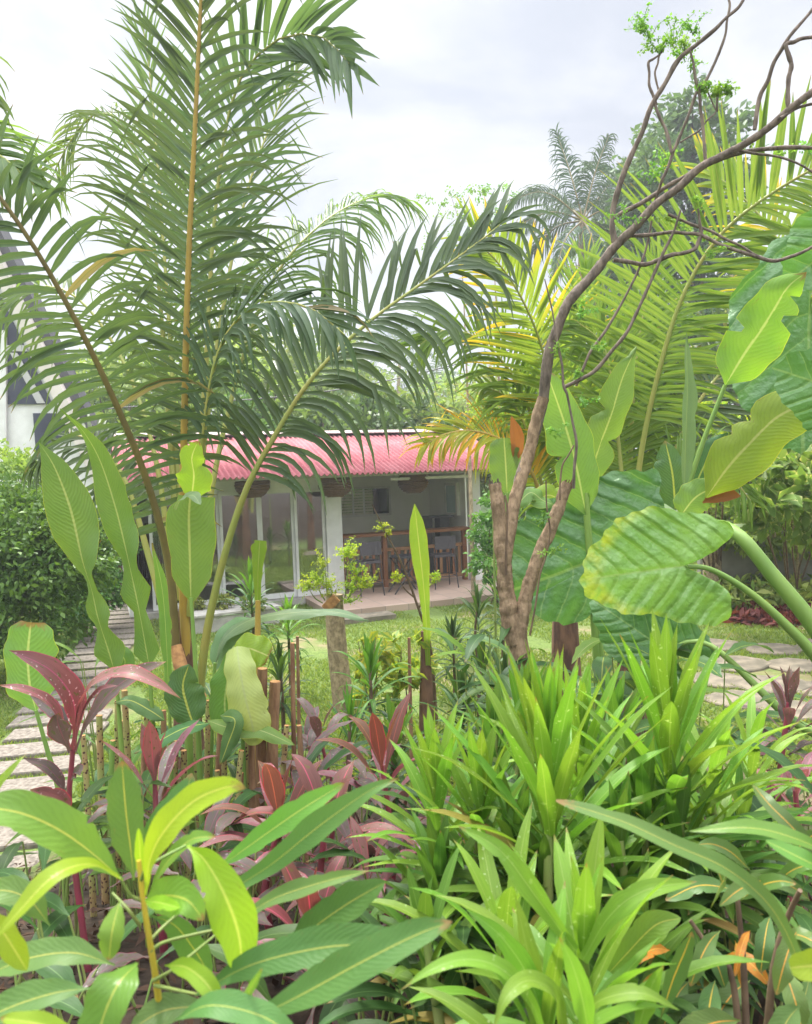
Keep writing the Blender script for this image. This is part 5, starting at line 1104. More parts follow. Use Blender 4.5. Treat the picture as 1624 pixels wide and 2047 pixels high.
stalk([(1250, 1098, 4.52), (1340, 1056, 4.2), (1420, 1048, 3.85), (1475, 1068, 3.62), (1545, 1150, 3.55), (1640, 1270, 3.5), (1715, 1420, 3.45)], [7, 9, 12, 17, 20, 23, 24, 26])
stalk([(1622, 610, 4.72), (1680, 760, 4.5), (1720, 1000, 3.65), (1745, 1300, 3.5)], [7, 11, 16, 20, 26])
stalk([(1735, 800, 3.2), (1765, 1000, 3.3), (1770, 1300, 3.4)], [7, 12, 18, 24])
stalk([(1700, 470, 4.42), (1750, 800, 4.0), (1775, 1250, 3.4)], [7, 12, 18, 24])
stalk([(1330, 1300, 3.9), (1420, 1290, 3.8), (1600, 1450, 3.6)], [6, 9, 13, 18])

# ------------------------------------------------------------------ heliconia clump by the lopped tree
hb = P(1300, 1400, 4.4); hb.z = float(gz(hb.x, 4.4))
hr = thing('heliconia_clump', 'tall heliconia clump with lit paddle leaves and one rolled leaf behind the elephant ear', 'plant', hb)
def hl(mat, pts, hw, par, d=None, lab=None, **k):
    k.setdefault('prof', 'heli'); k.setdefault('n', 26); k.setdefault('nc', 7); k.setdefault('fold', .18); k.setdefault('curl', -.35); k.setdefault('wave', .085); k.setdefault('wfreq', 3.3)
    return pl(par, M[mat], pts, hw, d=d, label=lab, **k)
hl('heli', [(1172, 1030, 4.5), (1152, 930, 4.48), (1130, 850, 4.45), (1106, 780, 4.4), (1090, 735, 4.38)], 46, hr, face=(-.1, -1, .1), seed=1, grad=.2)
hl('heli', [(1172, 985, 4.65), (1196, 900, 4.63), (1222, 830, 4.6), (1245, 755, 4.6), (1274, 692, 4.6)], 36, hr, face=(.1, -1, .1), wave=.22, wfreq=2.2, seed=2, notch=((.30, -1, .8), (.36, 1, .6), (.55, -1, .7), (.93, -1, .5)), lab='wavy leaf with torn rim')
hl('heli_g', [(1368, 1030, 4.5), (1370, 900, 4.5), (1374, 780, 4.5), (1372, 665, 4.5)], 20, hr, face=(.3, -1, 0), fold=.9, seed=3, prof='lance', lab='half rolled upright leaf')
hl('heli_y', [(1450, 770, 4.2), (1490, 705, 4.18), (1535, 640, 4.15), (1575, 575, 4.12), (1612, 545, 4.1)], 56, hr, face=(-.2, -1, .2), fold=.2, seed=4, wave=.12, wfreq=3, notch=((.42, -1, .7), (.62, 1, .8), (.8, 1, .7)), lab='lime leaf with split rim')
hl('heli_y', [(1412, 995, 4.2), (1455, 935, 4.15), (1505, 880, 4.12), (1560, 830, 4.1), (1640, 800, 4.05), (1720, 800, 4.0)], 56, hr, face=(-.3, -1, .4), fold=.2, seed=5, wave=.08, notch=((.35, -1, .35), (.48, -1, .4)), lab='broad lime leaf bending outwards')
hl('heli', [(1362, 1030, 4.3), (1385, 1000, 4.28), (1405, 985, 4.27), (1425, 978, 4.26)], 34, hr, face=(0, -1, .3), prof='blunt', seed=6)
pl(hr, M['brownleaf'], [(1405, 1005, 4.25), (1440, 988, 4.24), (1482, 992, 4.22)], 18, 'dry_leaf_tip', face=(0, -1, .3), prof='lance', label='dry orange brown leaf end')
hl('heli_d', [(1372, 1030, 4.7), (1395, 960, 4.72), (1425, 900, 4.75), (1455, 865, 4.8)], 28, hr, face=(0, -1, .2), seed=7)
hl('heli_d', [(1350, 1020, 4.7), (1345, 950, 4.7), (1330, 880, 4.75)], 34, hr, face=(0, -1, .2), seed=8)
hl('heli', [(1014, 985, 4.7), (1012, 940, 4.7), (1008, 876, 4.7)], 33, hr, face=(0, -1, .1), prof='blunt', seed=9, notch=((.9, 1, .6),), lab='short torn leaf beside the burnt stub')
pl(hr, M['brownleaf'], [(1030, 930, 4.72), (1033, 880, 4.7), (1022, 830, 4.68)], 16, 'dry_leaf_tip', face=(.3, -1, .1), prof='lance', label='dry brown leaf end')
hl('heli', [(1110, 1010, 4.6), (1085, 1000, 4.6), (1060, 985, 4.6), (1030, 1015, 4.55)], 26, hr, face=(0, -.6, 1), seed=10)
hl('heli_y', [(1075, 1000, 4.75), (1100, 990, 4.75), (1135, 1010, 4.75)], 26, hr, face=(0, -1, .4), seed=11)
for pts, r_ in [([(1172, 1030), (1185, 1200), (1200, 1420)], 9), ([(1172, 985), (1185, 1150), (1210, 1420)], 8), ([(1368, 1030), (1355, 1200), (1330, 1420)], 8), ([(1450, 770), (1400, 900), (1366, 1020), (1345, 1200), (1325, 1420)], 7), ([(1412, 995), (1380, 1080), (1350, 1250), (1335, 1420)], 7), ([(1014, 985), (1018, 1150), (1024, 1420)], 7)]:
    s = MB(); w_ = [P(a, b, 4.5) for a, b in pts]; e = w_[-1].copy(); e.z = float(gz(e.x, 4.5)); tube(s, w_ + [e], [r_ * .6 * 4.5 / F, r_ * 4.5 / F, r_ * 1.3 * 4.5 / F], k=7); s.build('leaf_stalk', M['petiole'], hr)

# ------------------------------------------------------------------ heliconia clump in front of the coconut palm
hb2 = P(360, 1560, 3.8); hb2.z = float(gz(hb2.x, 3.8))
hf = thing('heliconia_clump', 'heliconia clump with twisted paddle leaves and spotted cut canes before the coconut palm', 'plant', hb2)
tw1 = lambda v: np.interp(v, [0, .1, .22, .32, .42, .6, 1], [1.2, .2, .9, .1, 1.1, -.15, -.6])
hl('heli', [(232, 1352, 3.5), (214, 1290, 3.5), (196, 1235, 3.5), (184, 1180, 3.5), (165, 1120, 3.5), (142, 1020, 3.5), (110, 935, 3.48), (78, 884, 3.45)], 46, hf, prof='twist', face=(.2, -1, .1), twist=tw1, seed=21, wave=.03, n=40, lab='long twisted leaf with a pointed tip')
tw2 = lambda v: np.interp(v, [0, .12, .25, .4, .55, .75, 1], [-.3, .5, -.2, .9, -.5, .2, 1.0])
hl('heli', [(298, 1330, 3.6), (284, 1250, 3.6), (268, 1170, 3.6), (250, 1090, 3.6), (230, 1010, 3.58), (200, 920, 3.55), (165, 860, 3.5), (122, 816, 3.45)], 40, hf, prof=[(0, .1), (.05, .7), (.12, .55), (.2, .25), (.28, .8), (.36, .5), (.5, .8), (.65, .75), (.82, .5), (1, 0)], face=(.2, -1, .1), twist=tw2, seed=22, n=40, lab='long narrow leaf curling along its length')
hl('heli', [(396, 1400, 3.7), (388, 1300, 3.7), (382, 1195, 3.7), (380, 1120, 3.68), (378, 1040, 3.66), (380, 992, 3.65)], 52, hf, prof=[(0, .04), (.18, .04), (.3, .06), (.48, .04), (.52, .35), (.6, .78), (.75, 1), (.88, .96), (1, .9)], face=(0, -1, .1), seed=23, n=34, fold=.06, notch=((.985, -1, .5),), lab='upright broad leaf torn across its top')
hl('heli_y', [(384, 990, 3.64), (388, 950, 3.6), (384, 915, 3.58), (396, 882, 3.56)], 36, hf, prof=[(0, .5), (.15, 1), (.4, .95), (.55, .6), (.7, .75), (.9, .45), (1, .05)], face=(.1, -1, .2), seed=24, wave=.12, wfreq=2, lab='lime torn leaf end above the broad leaf')
hl('heli_g', [(352, 1020, 3.62), (362, 1000, 3.58), (385, 990, 3.55), (402, 1010, 3.52)], 16, hf, face=(0, -.5, 1), seed=25, fold=.5)
hl('heli', [(338, 1400, 3.75), (333, 1280, 3.75), (325, 1180, 3.75), (305, 1085, 3.72)], 19, hf, face=(-.5, -1, .1), seed=26, prof=[(0, .4), (.3, .7), (.6, .9), (.8, .7), (1, .05)], fold=.4)
hl('heli', [(72, 1420, 3.2), (60, 1370, 3.2), (56, 1310, 3.2), (62, 1244, 3.2)], 53, hf, prof='blunt', face=(.1, -1, .2), seed=27, lab='blunt torn leaf low beside the slab path', fold=.1)
fl = hl('heli_p', [(474, 1292, 3.6), (480, 1340, 3.52), (492, 1400, 3.48), (505, 1450, 3.48), (512, 1490, 3.5)], 50, hf, prof=[(0, .55), (.2, .75), (.5, .85), (.75, 1), (.92, .75), (1, .35)], face=(.2, -1, .15), seed=28, fold=-.22, wave=.10, lab='pale underside of a folded hanging leaf')
hl('heli', [(470, 1300, 3.64), (455, 1360, 3.62), (450, 1420, 3.62), (468, 1480, 3.6)], 44, hf, prof=[(0, .3), (.3, .8), (.6, 1), (.85, .75), (1, .05)], face=(-.2, -1, .15), seed=29, fold=.1, wave=.12, wfreq=3)
hl('heli_y', [(470, 1302, 3.66), (495, 1296, 3.66), (515, 1302, 3.66), (538, 1312, 3.66)], 34, hf, prof='blunt', face=(0, -1, .5), seed=30, wave=.2)
hl('heli_d', [(388, 1452, 3.5), (374, 1410, 3.5), (366, 1370, 3.5), (378, 1328, 3.5)], 40, hf, face=(.15, -1, .2), seed=31, fold=.12, lab='dark ribbed upright leaf')
hl('heli_g', [(430, 1325, 4.2), (450, 1275, 4.2), (500, 1240, 4.2), (575, 1226, 4.15), (660, 1222, 4.1), (738, 1240, 4.05)], 22, hf, face=(0, -.35, 1), seed=32, fold=.15, wave=.15, wfreq=3, lab='long leaf held out flat over the lawn')
hl('heli_g', [(432, 1340, 4.25), (440, 1300, 4.25), (462, 1262, 4.25), (520, 1240, 4.2)], 26, hf, face=(-.2, -.9, .5), seed=33, fold=.2)
hl('heli_y', [(516, 1200, 4.0), (516, 1150, 4.0), (518, 1110, 4.0), (520, 1080, 4.0)], 17, hf, prof=[(0, .35), (.5, .6), (.85, .95), (1, .9)], face=(0, -1, .05), seed=34, fold=.7, notch=((.97, -1, .4),), lab='young cut leaf still rolled on its yellow stalk')
hl('heli_d', [(420, 1445, 3.5), (370, 1455, 3.45), (320, 1480, 3.42), (268, 1506, 3.4)], 19, hf, face=(-.2, -.6, .8), seed=35)
hl('heli_d', [(440, 1430, 3.5), (470, 1440, 3.45), (455, 1490, 3.45), (440, 1530, 3.45)], 18, hf, face=(0, -.9, .4), seed=36)
hl('heli', [(415, 1440, 3.55), (460, 1455, 3.5), (520, 1460, 3.5), (590, 1490, 3.5)], 20, hf, face=(.1, -.6, .8), seed=37)
hl('heli', [(240, 1350, 3.6), (250, 1320, 3.6), (225, 1290, 3.6)], 20, hf, face=(0, -.8, .6), seed=38)
hl('heli_d', [(330, 1440, 3.6), (300, 1420, 3.6), (260, 1400, 3.6), (228, 1405, 3.6)], 17, hf, face=(0, -.6, .8), seed=39)
def cane(a, b0, b1, r_, d, mat, lean=0, cap=None, par=hf):
    s = MB(); e = P(a + lean, b1, d); g_ = P(a, b0, d); g_.z = float(gz(g_.x, d)) - .03
    tube(s, [g_, P(a + lean * .4, (b0 + b1) / 2, d), e], [r_ * d / F * 1.1, r_ * d / F, r_ * d / F * .9], k=8, knob=.03, mi_cap=1 if cap else None); return s.build('cane', [mat, cap] if cap else mat, par)
cl_ = [(205, 1430, 7, 's', -14), (232, 1400, 6, 's', 4), (250, 1440, 7, 'd', -8), (262, 1380, 7, 's', -6), (292, 1400, 6, 's', 3), (315, 1460, 6, 's', -4), (330, 1420, 6, 'd', 4), (348, 1480, 6, 's', 2), (372, 1500, 7, 's', 0), (400, 1440, 8, 's', -6), (412, 1400, 6, 's', 5), (432, 1430, 7, 'd', 3), (452, 1480, 6, 's', 0), (470, 1500, 6, 's', 6), (495, 1470, 6, 's', -4), (505, 1420, 7, 'd', 2), (520, 1336, 11, 'c', 4), (540, 1362, 12, 'c', 8), (548, 1400, 7, 's', 3), (560, 1450, 6, 's', 5), (383, 1455, 10, 'g', -12), (180, 1470, 6, 's', -6), (285, 1480, 6, 'd', 6), (590, 1285, 5, 'd', 2), (610, 1450, 6, 'd', -4), (220, 1480, 6, 'g', 3), (340, 1530, 6, 's', 5), (440, 1540, 6, 's', -5), (480, 1545, 7, 'd', 4), (525, 1500, 6, 's', 6)]
for i, (a, b1, r_, k_, ln) in enumerate(cl_):
    cane(a, 1700, b1, r_, 3.5 + R.uniform(-.1, .55), M[{'s': 'spotcane', 'd': 'drycane', 'c': 'drycane', 'g': 'petiole'}[k_]], ln + R.uniform(-9, 9), M['cutwood'])
for pts, r_ in [([(232, 1352), (240, 1450), (250, 1600)], 6), ([(298, 1330), (306, 1450), (312, 1600)], 6), ([(382, 1195), (392, 1350), (402, 1600)], 6), ([(516, 1200), (515, 1300), (512, 1450), (510, 1650)], 9), ([(72, 1420), (95, 1500), (120, 1600)], 6), ([(430, 1325), (425, 1420), (420, 1600)], 6), ([(478, 1300), (484, 1420), (490, 1600)], 5), ([(338, 1400), (342, 1500), (345, 1640)], 5)]:
    dd = 3.62 if pts[0][0] not in (430, 516) else 4.1
    s = MB(); w_ = [P(a, b, dd) for a, b in pts]; e = w_[-1].copy(); e.z = float(gz(e.x, dd)); tube(s, w_ + [e], [r_ * .6 * dd / F, r_ * dd / F, r_ * 1.2 * dd / F], k=7)
    s.build('leaf_stalk', M['rach_y'] if pts[0][0] == 516 else M['petiole'], hf)

# ------------------------------------------------------------------ spear leaf and bare twig on the lawn
q = P(852, 1420, 6.9); q.z = 0
t = thing('banana_sucker', 'young banana sucker with a single tall spear leaf standing on the lawn', 'plant', q)
s = MB(); tube(s, [q, P(853, 1400, 6.9), P(851, 1310, 6.9), P(850, 1262, 6.9)], [.075, .066, .052, .04], k=10, knob=.05); s.build('stem', M['palmbase'], t)
hl('heli_y', [(856, 1330, 6.85), (853, 1250, 6.82), (847, 1170, 6.8), (838, 1090, 6.8), (829, 1006, 6.8)], 19, t, prof='spear', face=(0, -1, .1), fold=.45, seed=41)
q = P(872, 1420, 7.3); q.z = 0
t = thing('bare_twig', 'thin leaning bare twig with few leaf tufts beside the spear leaf', 'twig', q)
s = MB(); tube(s, [q, P(862, 1300, 7.2), P(838, 1220, 7.1), (P(805, 1130, 7.1)), P(772, 1065, 7.1), P(744, 1008, 7.1)], [.022, .018, .014, .012, .009, .004], k=6, knob=.12)
tube(s, [P(830, 1195, 7.1), P(812, 1180, 7.1), P(795, 1155, 7.1)], [.01, .006, .003], k=5); tube(s, [P(838, 1215, 7.1), P(855, 1180, 7.1), P(868, 1160, 7.1)], [.01, .006, .003], k=5); s.build('stem', M['stem_b'], t)
spray(t, [(P(a, b, 7.1), .08) for a, b in ((765, 1050), (778, 1062), (795, 1155), (868, 1158), (790, 1150), (875, 1150))], 5, .018, M['fine'], 71, 'leaf_spray')
for i, (a, lean, top) in enumerate([(1010, 3, 1230)]): pass
for i, (a, b, top, lb) in enumerate([(597, 1480, 1272, 'thin brown cut cane standing alone before the lawn'), (820, 1440, 1275, 'thin dry stick on the lawn near the lime green shrub')]):
    q = P(a, b, 6.2); q.z = 0; t = thing('garden_stake', lb, 'stake', q); s = MB(); tube(s, [q, P(a - 2, top, 6.2)], [.018, .014], k=6, knob=.05); s.build('shaft', M['drycane'], t)

# ------------------------------------------------------------------ rosettes: cordylines and dracaenas
def rosette(name, label, cat, head, base, n, L, wd, mats, seed, stem_mat, group=None, parts=True, hgt=.25, prof='strap', el=(86, -12), droop=.45, fold=.28, stem_r=.014, spots=False, lean=None, face_up=.5, dmax=None):
    """strap leaves spiralling up the last hgt metres of a stem that rises from base to head"""
    rg = np.random.default_rng(seed); t = thing(name, label, cat, base, group)
    hd = np.array(head); bs = np.array(base); axis = unit(hd - bs + np.array([0, 0, .3]))
    s = MB(); tube(s, [bs, bs * .5 + hd * .5 + np.array([rg.normal(0, .03), rg.normal(0, .03), 0]), hd], [stem_r * 1.2, stem_r, stem_r * .6], n=10, k=7, knob=.05); s.build('stem', stem_mat, t)
    ml = mats if isinstance(mats, list) else [mats]; mb = MB(); nm_old = name == 'dracaena'
    for i in range(n):
        u = i / (n - 1); a = i * 2.39996 + rg.uniform(-.25, .25); e = math.radians(np.interp(u, [0, .25, 1], [el[0], (el[0] * .72 + el[1] * .28), el[1]]) + rg.uniform(-7, 7))
        d0 = np.array([math.cos(a) * math.cos(e), math.sin(a) * math.cos(e), math.sin(e)]); d0 = unit(d0 + (axis - np.array([0, 0, 1])) * .6)
        l = L * np.interp(u, [0, .12, .45, 1], [.55, .82, 1, .8]) * rg.uniform(.85, 1.12); q = hd - axis * hgt * u ** .8; pts = [q]; d = d0.copy()
        dr = droop * rg.uniform(.5, 1.4)
        for j in range(5):
            q = q + d * l / 5; d = unit(d + np.array([0, 0, -1]) * dr * .22 * (j + .6) * (.35 + math.cos(e))); pts.append(q)
        fc = (-math.cos(a) * .6, -math.sin(a) * .6, face_up + .4)
        k = dict(prof=prof, face=fc, fold=fold, n=13, nc=5, r=float(np.clip(1.0 - u * .75 + rg.normal(0, .15), 0, 1)), wave=.06, wfreq=2, seed=i)
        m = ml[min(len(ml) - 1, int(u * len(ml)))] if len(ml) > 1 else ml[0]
        if parts and nm_old and u > .55 and rg.random() < .13: m = M['drac_old']
        if parts: o = MB(); leaf(o, pts, wd * rg.uniform(.85, 1.12), **k); o.build('leaf', m, t)
        else: k['mi'] = ml.index(m); leaf(mb, pts, wd, **k)
    if not parts: mb.build('foliage', ml, t)
    return t
def ground_at(p): return Vector((p.x, p.y, float(gz(p.x, p.y))))
def ros(nm, lb, cat, a, b, d, n, L, wd, mats, seed, stem, base=None, **k):
    h = P(a, b, d); bb = ground_at(P(base[0], b, d + (base[1] if len(base) > 1 else 0)) if base else h); return rosette(nm, lb, cat, h, bb, n, L, wd, mats, seed, stem, **k)
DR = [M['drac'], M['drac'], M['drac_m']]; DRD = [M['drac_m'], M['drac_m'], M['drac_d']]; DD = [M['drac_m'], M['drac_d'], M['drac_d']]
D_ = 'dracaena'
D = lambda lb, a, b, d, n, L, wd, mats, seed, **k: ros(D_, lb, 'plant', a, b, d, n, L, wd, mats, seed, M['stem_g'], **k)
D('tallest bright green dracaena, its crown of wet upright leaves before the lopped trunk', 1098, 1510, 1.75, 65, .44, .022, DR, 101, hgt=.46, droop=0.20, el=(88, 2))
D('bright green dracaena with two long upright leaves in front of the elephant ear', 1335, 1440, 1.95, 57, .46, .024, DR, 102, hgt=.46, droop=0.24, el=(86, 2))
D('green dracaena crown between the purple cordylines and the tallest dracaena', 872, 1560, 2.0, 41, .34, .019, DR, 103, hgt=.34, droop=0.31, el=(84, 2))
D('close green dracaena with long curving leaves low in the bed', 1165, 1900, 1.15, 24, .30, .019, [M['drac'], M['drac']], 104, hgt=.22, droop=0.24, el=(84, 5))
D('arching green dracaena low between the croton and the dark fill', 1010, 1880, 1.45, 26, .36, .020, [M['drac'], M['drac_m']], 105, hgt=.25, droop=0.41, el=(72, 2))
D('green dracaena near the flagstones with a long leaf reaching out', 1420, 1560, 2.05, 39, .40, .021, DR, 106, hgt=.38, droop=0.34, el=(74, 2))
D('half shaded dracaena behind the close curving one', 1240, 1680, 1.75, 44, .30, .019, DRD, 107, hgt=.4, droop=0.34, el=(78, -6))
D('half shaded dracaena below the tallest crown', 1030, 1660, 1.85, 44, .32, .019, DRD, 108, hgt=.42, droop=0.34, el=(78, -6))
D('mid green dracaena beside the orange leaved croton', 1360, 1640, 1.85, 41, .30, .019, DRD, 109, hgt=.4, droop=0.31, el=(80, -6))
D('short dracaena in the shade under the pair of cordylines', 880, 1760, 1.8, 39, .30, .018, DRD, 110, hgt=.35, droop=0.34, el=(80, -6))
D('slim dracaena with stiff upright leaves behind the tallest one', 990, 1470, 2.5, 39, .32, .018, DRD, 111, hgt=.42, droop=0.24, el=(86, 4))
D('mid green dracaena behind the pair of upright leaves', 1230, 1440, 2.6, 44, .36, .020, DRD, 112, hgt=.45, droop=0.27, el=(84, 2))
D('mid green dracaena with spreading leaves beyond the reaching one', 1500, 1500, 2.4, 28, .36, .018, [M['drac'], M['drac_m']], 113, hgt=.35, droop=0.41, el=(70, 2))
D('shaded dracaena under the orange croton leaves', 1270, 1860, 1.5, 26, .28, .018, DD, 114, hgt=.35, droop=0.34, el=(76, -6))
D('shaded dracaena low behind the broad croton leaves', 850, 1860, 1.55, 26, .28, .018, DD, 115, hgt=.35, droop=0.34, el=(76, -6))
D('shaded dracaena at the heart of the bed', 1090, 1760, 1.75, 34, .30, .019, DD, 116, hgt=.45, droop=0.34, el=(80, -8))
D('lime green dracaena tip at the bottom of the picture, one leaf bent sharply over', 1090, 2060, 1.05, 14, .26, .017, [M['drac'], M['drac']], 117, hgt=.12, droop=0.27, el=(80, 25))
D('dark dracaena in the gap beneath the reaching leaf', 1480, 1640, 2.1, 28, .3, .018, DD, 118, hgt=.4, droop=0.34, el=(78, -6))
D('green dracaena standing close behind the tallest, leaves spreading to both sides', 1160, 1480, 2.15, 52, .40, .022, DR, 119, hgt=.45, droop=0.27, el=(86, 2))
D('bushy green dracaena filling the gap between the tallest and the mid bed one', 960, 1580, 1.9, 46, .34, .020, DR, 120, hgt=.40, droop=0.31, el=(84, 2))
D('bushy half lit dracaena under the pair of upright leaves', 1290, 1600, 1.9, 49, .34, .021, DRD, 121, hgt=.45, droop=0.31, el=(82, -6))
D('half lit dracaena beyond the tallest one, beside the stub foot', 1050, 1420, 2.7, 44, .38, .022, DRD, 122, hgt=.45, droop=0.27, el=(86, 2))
for i, (a, b, d, lb) in enumerate([(500, 1160, 8.6, 'dark slender dracaena before the glass doors beside the rolled leaf'), (575, 1230, 8.4, 'small bright dracaena on the lawn beside the glass door sill'), (560, 1330, 6.6, 'dark arching dracaena between the cut canes and the stump'), (955, 1205, 9.2, 'dark dracaena clump at the porch corner with drooping leaves'), (1000, 1165, 9.6, 'tall dracaena before the corner post of the porch'), (905, 1270, 8.0, 'broad drooping dracaena at the porch edge beside the spear leaf'), (740, 1330, 5.6, 'small upright narrow leaved dracaena in front of the stump'), (700, 1440, 5.0, 'narrow leaved dracaena low beside the stump foot'), (965, 1320, 6.5, 'dark dracaena under the cut stub'), (1010, 1350, 5.8, 'dark dracaena at the foot of the lopped tree'), (790, 1470, 4.4, 'thin leaved dracaena between the spear leaf and the cordylines'), (925, 1390, 5.0, 'dark dracaena behind the green crown by the brown sucker stem')]):
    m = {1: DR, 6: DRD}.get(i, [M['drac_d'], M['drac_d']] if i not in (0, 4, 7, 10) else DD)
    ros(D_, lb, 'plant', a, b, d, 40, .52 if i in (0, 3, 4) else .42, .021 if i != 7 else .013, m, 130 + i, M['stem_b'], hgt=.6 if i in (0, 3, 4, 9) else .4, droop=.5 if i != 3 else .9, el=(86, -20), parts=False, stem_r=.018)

# cordylines
cb = ground_at(P(150, 1500, 2.55)); co = thing('cordyline', 'dark pink cordyline with arching wet leaves beside the slab path', 'plant', cb)
s = MB(); tube(s, [cb, P(140, 1640, 2.55), P(146, 1500, 2.55)], [.013, .011, .009], k=8, knob=.06); s.build('stem', M['stem_p'], co)
def tl_(mat, pts, hw, par, d=None, **k):
    k.setdefault('prof', 'ti'); k.setdefault('n', 22); k.setdefault('fold', .28); k.setdefault('wave', .06); k.setdefault('wfreq', 2)
    return pl(par, M[mat], pts, hw, d=d, **k)
tl_('ti', [(147, 1500, 2.55), (152, 1440, 2.5), (140, 1385, 2.45), (95, 1335, 2.4), (18, 1300, 2.35)], 30, co, face=(.3, -.6, .8), seed=1)
tl_('ti', [(150, 1500, 2.52), (158, 1420, 2.46), (190, 1365, 2.4), (250, 1345, 2.36), (310, 1365, 2.34), (362, 1396, 2.33)], 22, co, face=(0, -.5, 1), seed=2)
tl_('ti_d', [(152, 1500, 2.55), (178, 1440, 2.55), (225, 1380, 2.55), (285, 1340, 2.56), (334, 1322, 2.58)], 22, co, face=(-.3, -.9, .5), seed=3)
tl_('ti', [(142, 1500, 2.55), (122, 1440, 2.5), (92, 1400, 2.46), (45, 1378, 2.42), (-5, 1370, 2.4)], 17, co, face=(.2, -.4, 1), seed=4)
tl_('ti_d', [(140, 1505, 2.6), (128, 1460, 2.62), (110, 1420, 2.64), (60, 1390, 2.66)], 18, co, face=(.3, -.8, .6), seed=5)
tl_('ti_d', [(140, 1500, 2.5), (125, 1470, 2.48), (115, 1440, 2.47), (118, 1425, 2.46)], 24, co, face=(.3, -1, .1), seed=6)
tl_('ti', [(150, 1500, 2.5), (165, 1430, 2.45), (200, 1380, 2.42), (240, 1370, 2.4)], 12, co, face=(0, -.5, 1), seed=7)
tl_('ti_d', [(138, 1600, 2.5), (125, 1570, 2.45), (95, 1535, 2.42), (45, 1515, 2.4)], 15, co, face=(.2, -.5, .9), seed=8)
tl_('ti', [(140, 1640, 2.5), (118, 1610, 2.42), (90, 1592, 2.38), (60, 1578, 2.35), (150, 1660, 2.2)][:4], 28, co, face=(.2, -.8, .6), seed=9)
tl_('ti_d', [(142, 1560, 2.5), (158, 1540, 2.46), (160, 1550, 2.42)], 14, co, face=(0, -.8, .6), seed=10)
tl_('ti', [(140, 1660, 2.45), (115, 1640, 2.4), (95, 1620, 2.36), (165, 1665, 2.3)][:3], 20, co, face=(.2, -.8, .6), seed=11)
C_ = 'cordyline'; TI = [M['ti_r'], M['ti'], M['ti_d']]; TD_ = [M['ti'], M['ti_d']]; TO = [M['ti_o'], M['ti'], M['ti_d']]
Cc = lambda lb, a, b, d, n, L, wd, mats, seed, **k: ros(C_, lb, 'plant', a, b, d, n, L, wd, mats, seed, M['stem_p'], prof='ti', **k)
Cc('rusty purple cordyline with one long leaf pointing up by the spotted canes', 560, 1640, 2.5, 16, .40, .034, TO, 151, hgt=.2, droop=.5, el=(76, 0))
Cc('wet purple cordyline with a broad water flecked leaf in mid bed', 650, 1650, 2.45, 16, .40, .036, TI, 152, hgt=.22, droop=.75, el=(70, -5))
Cc('crimson cordyline with bright red new leaf low in mid bed', 625, 1850, 2.0, 16, .32, .029, TI, 153, hgt=.22, droop=.6, el=(80, -10))
Cc('dull purple cordyline between the stump and the green dracaena', 765, 1530, 2.9, 15, .40, .033, TO, 154, hgt=.24, droop=.6, el=(78, -5))
Cc('pinkish cordyline below the arching wet one', 310, 1560, 2.7, 13, .36, .030, [M['ti'], M['ti_d']], 157, hgt=.2, droop=.4, el=(82, 5))
Cc('faded cordyline with brown green leaves low behind the red new leaf', 740, 1760, 2.3, 16, .34, .030, TD_, 158, hgt=.28, droop=.7, el=(70, -15))
Cc('dark cordyline with narrow leaves near the slab path end', 640, 1470, 4.2, 18, .44, .034, [M['ti_d'], M['ti_d']], 161, hgt=.4, droop=.8, el=(70, -20))
Cc('maroon cordyline standing alone beside the flagstones', 1577, 1405, 2.9, 26, .27, .024, [M['ti_d'], M['ti_d'], M['ti']], 160, hgt=.3, droop=.5, el=(86, -25))
Cc('low maroon cordyline under the reaching dracaena leaf near the flagstones', 1590, 1580, 2.6, 18, .26, .024, [M['ti'], M['ti_d']], 162, hgt=.2, droop=.5, el=(76, -20))

# small lime shrubs on the lawn
for i, (a, b, d, w_, lb) in enumerate([(742, 1295, 6.8, .16, 'small lime green variegated shrub beside the stump'), (800, 1310, 6.9, .2, 'small yellow green shrub on the lawn by the spear leaf')]):
    c = P(a, b, d); g_ = Vector((c.x, c.y, 0)); t = thing('lime_shrub', lb, 'shrub', g_); s = MB()
    for k in range(4): tube(s, [g_, g_ + (c - g_) * .5 + Vector((R.uniform(-.06, .06), 0, 0)), c + Vector((R.uniform(-.15, .15), 0, R.uniform(-.1, .1)))], [.010, .007, .003], k=5)
    s.build('stem', M['stem_b'], t); crown('foliage', [(c, (w_, w_, .22)), (c - EZ * .25, (w_ * 1.1, w_, .2)), (c + Vector((.12, 0, -.1)), (w_, w_, .15))], 150, .13, M['limeleaf'], t, 600 + i, .3, .8, .55)
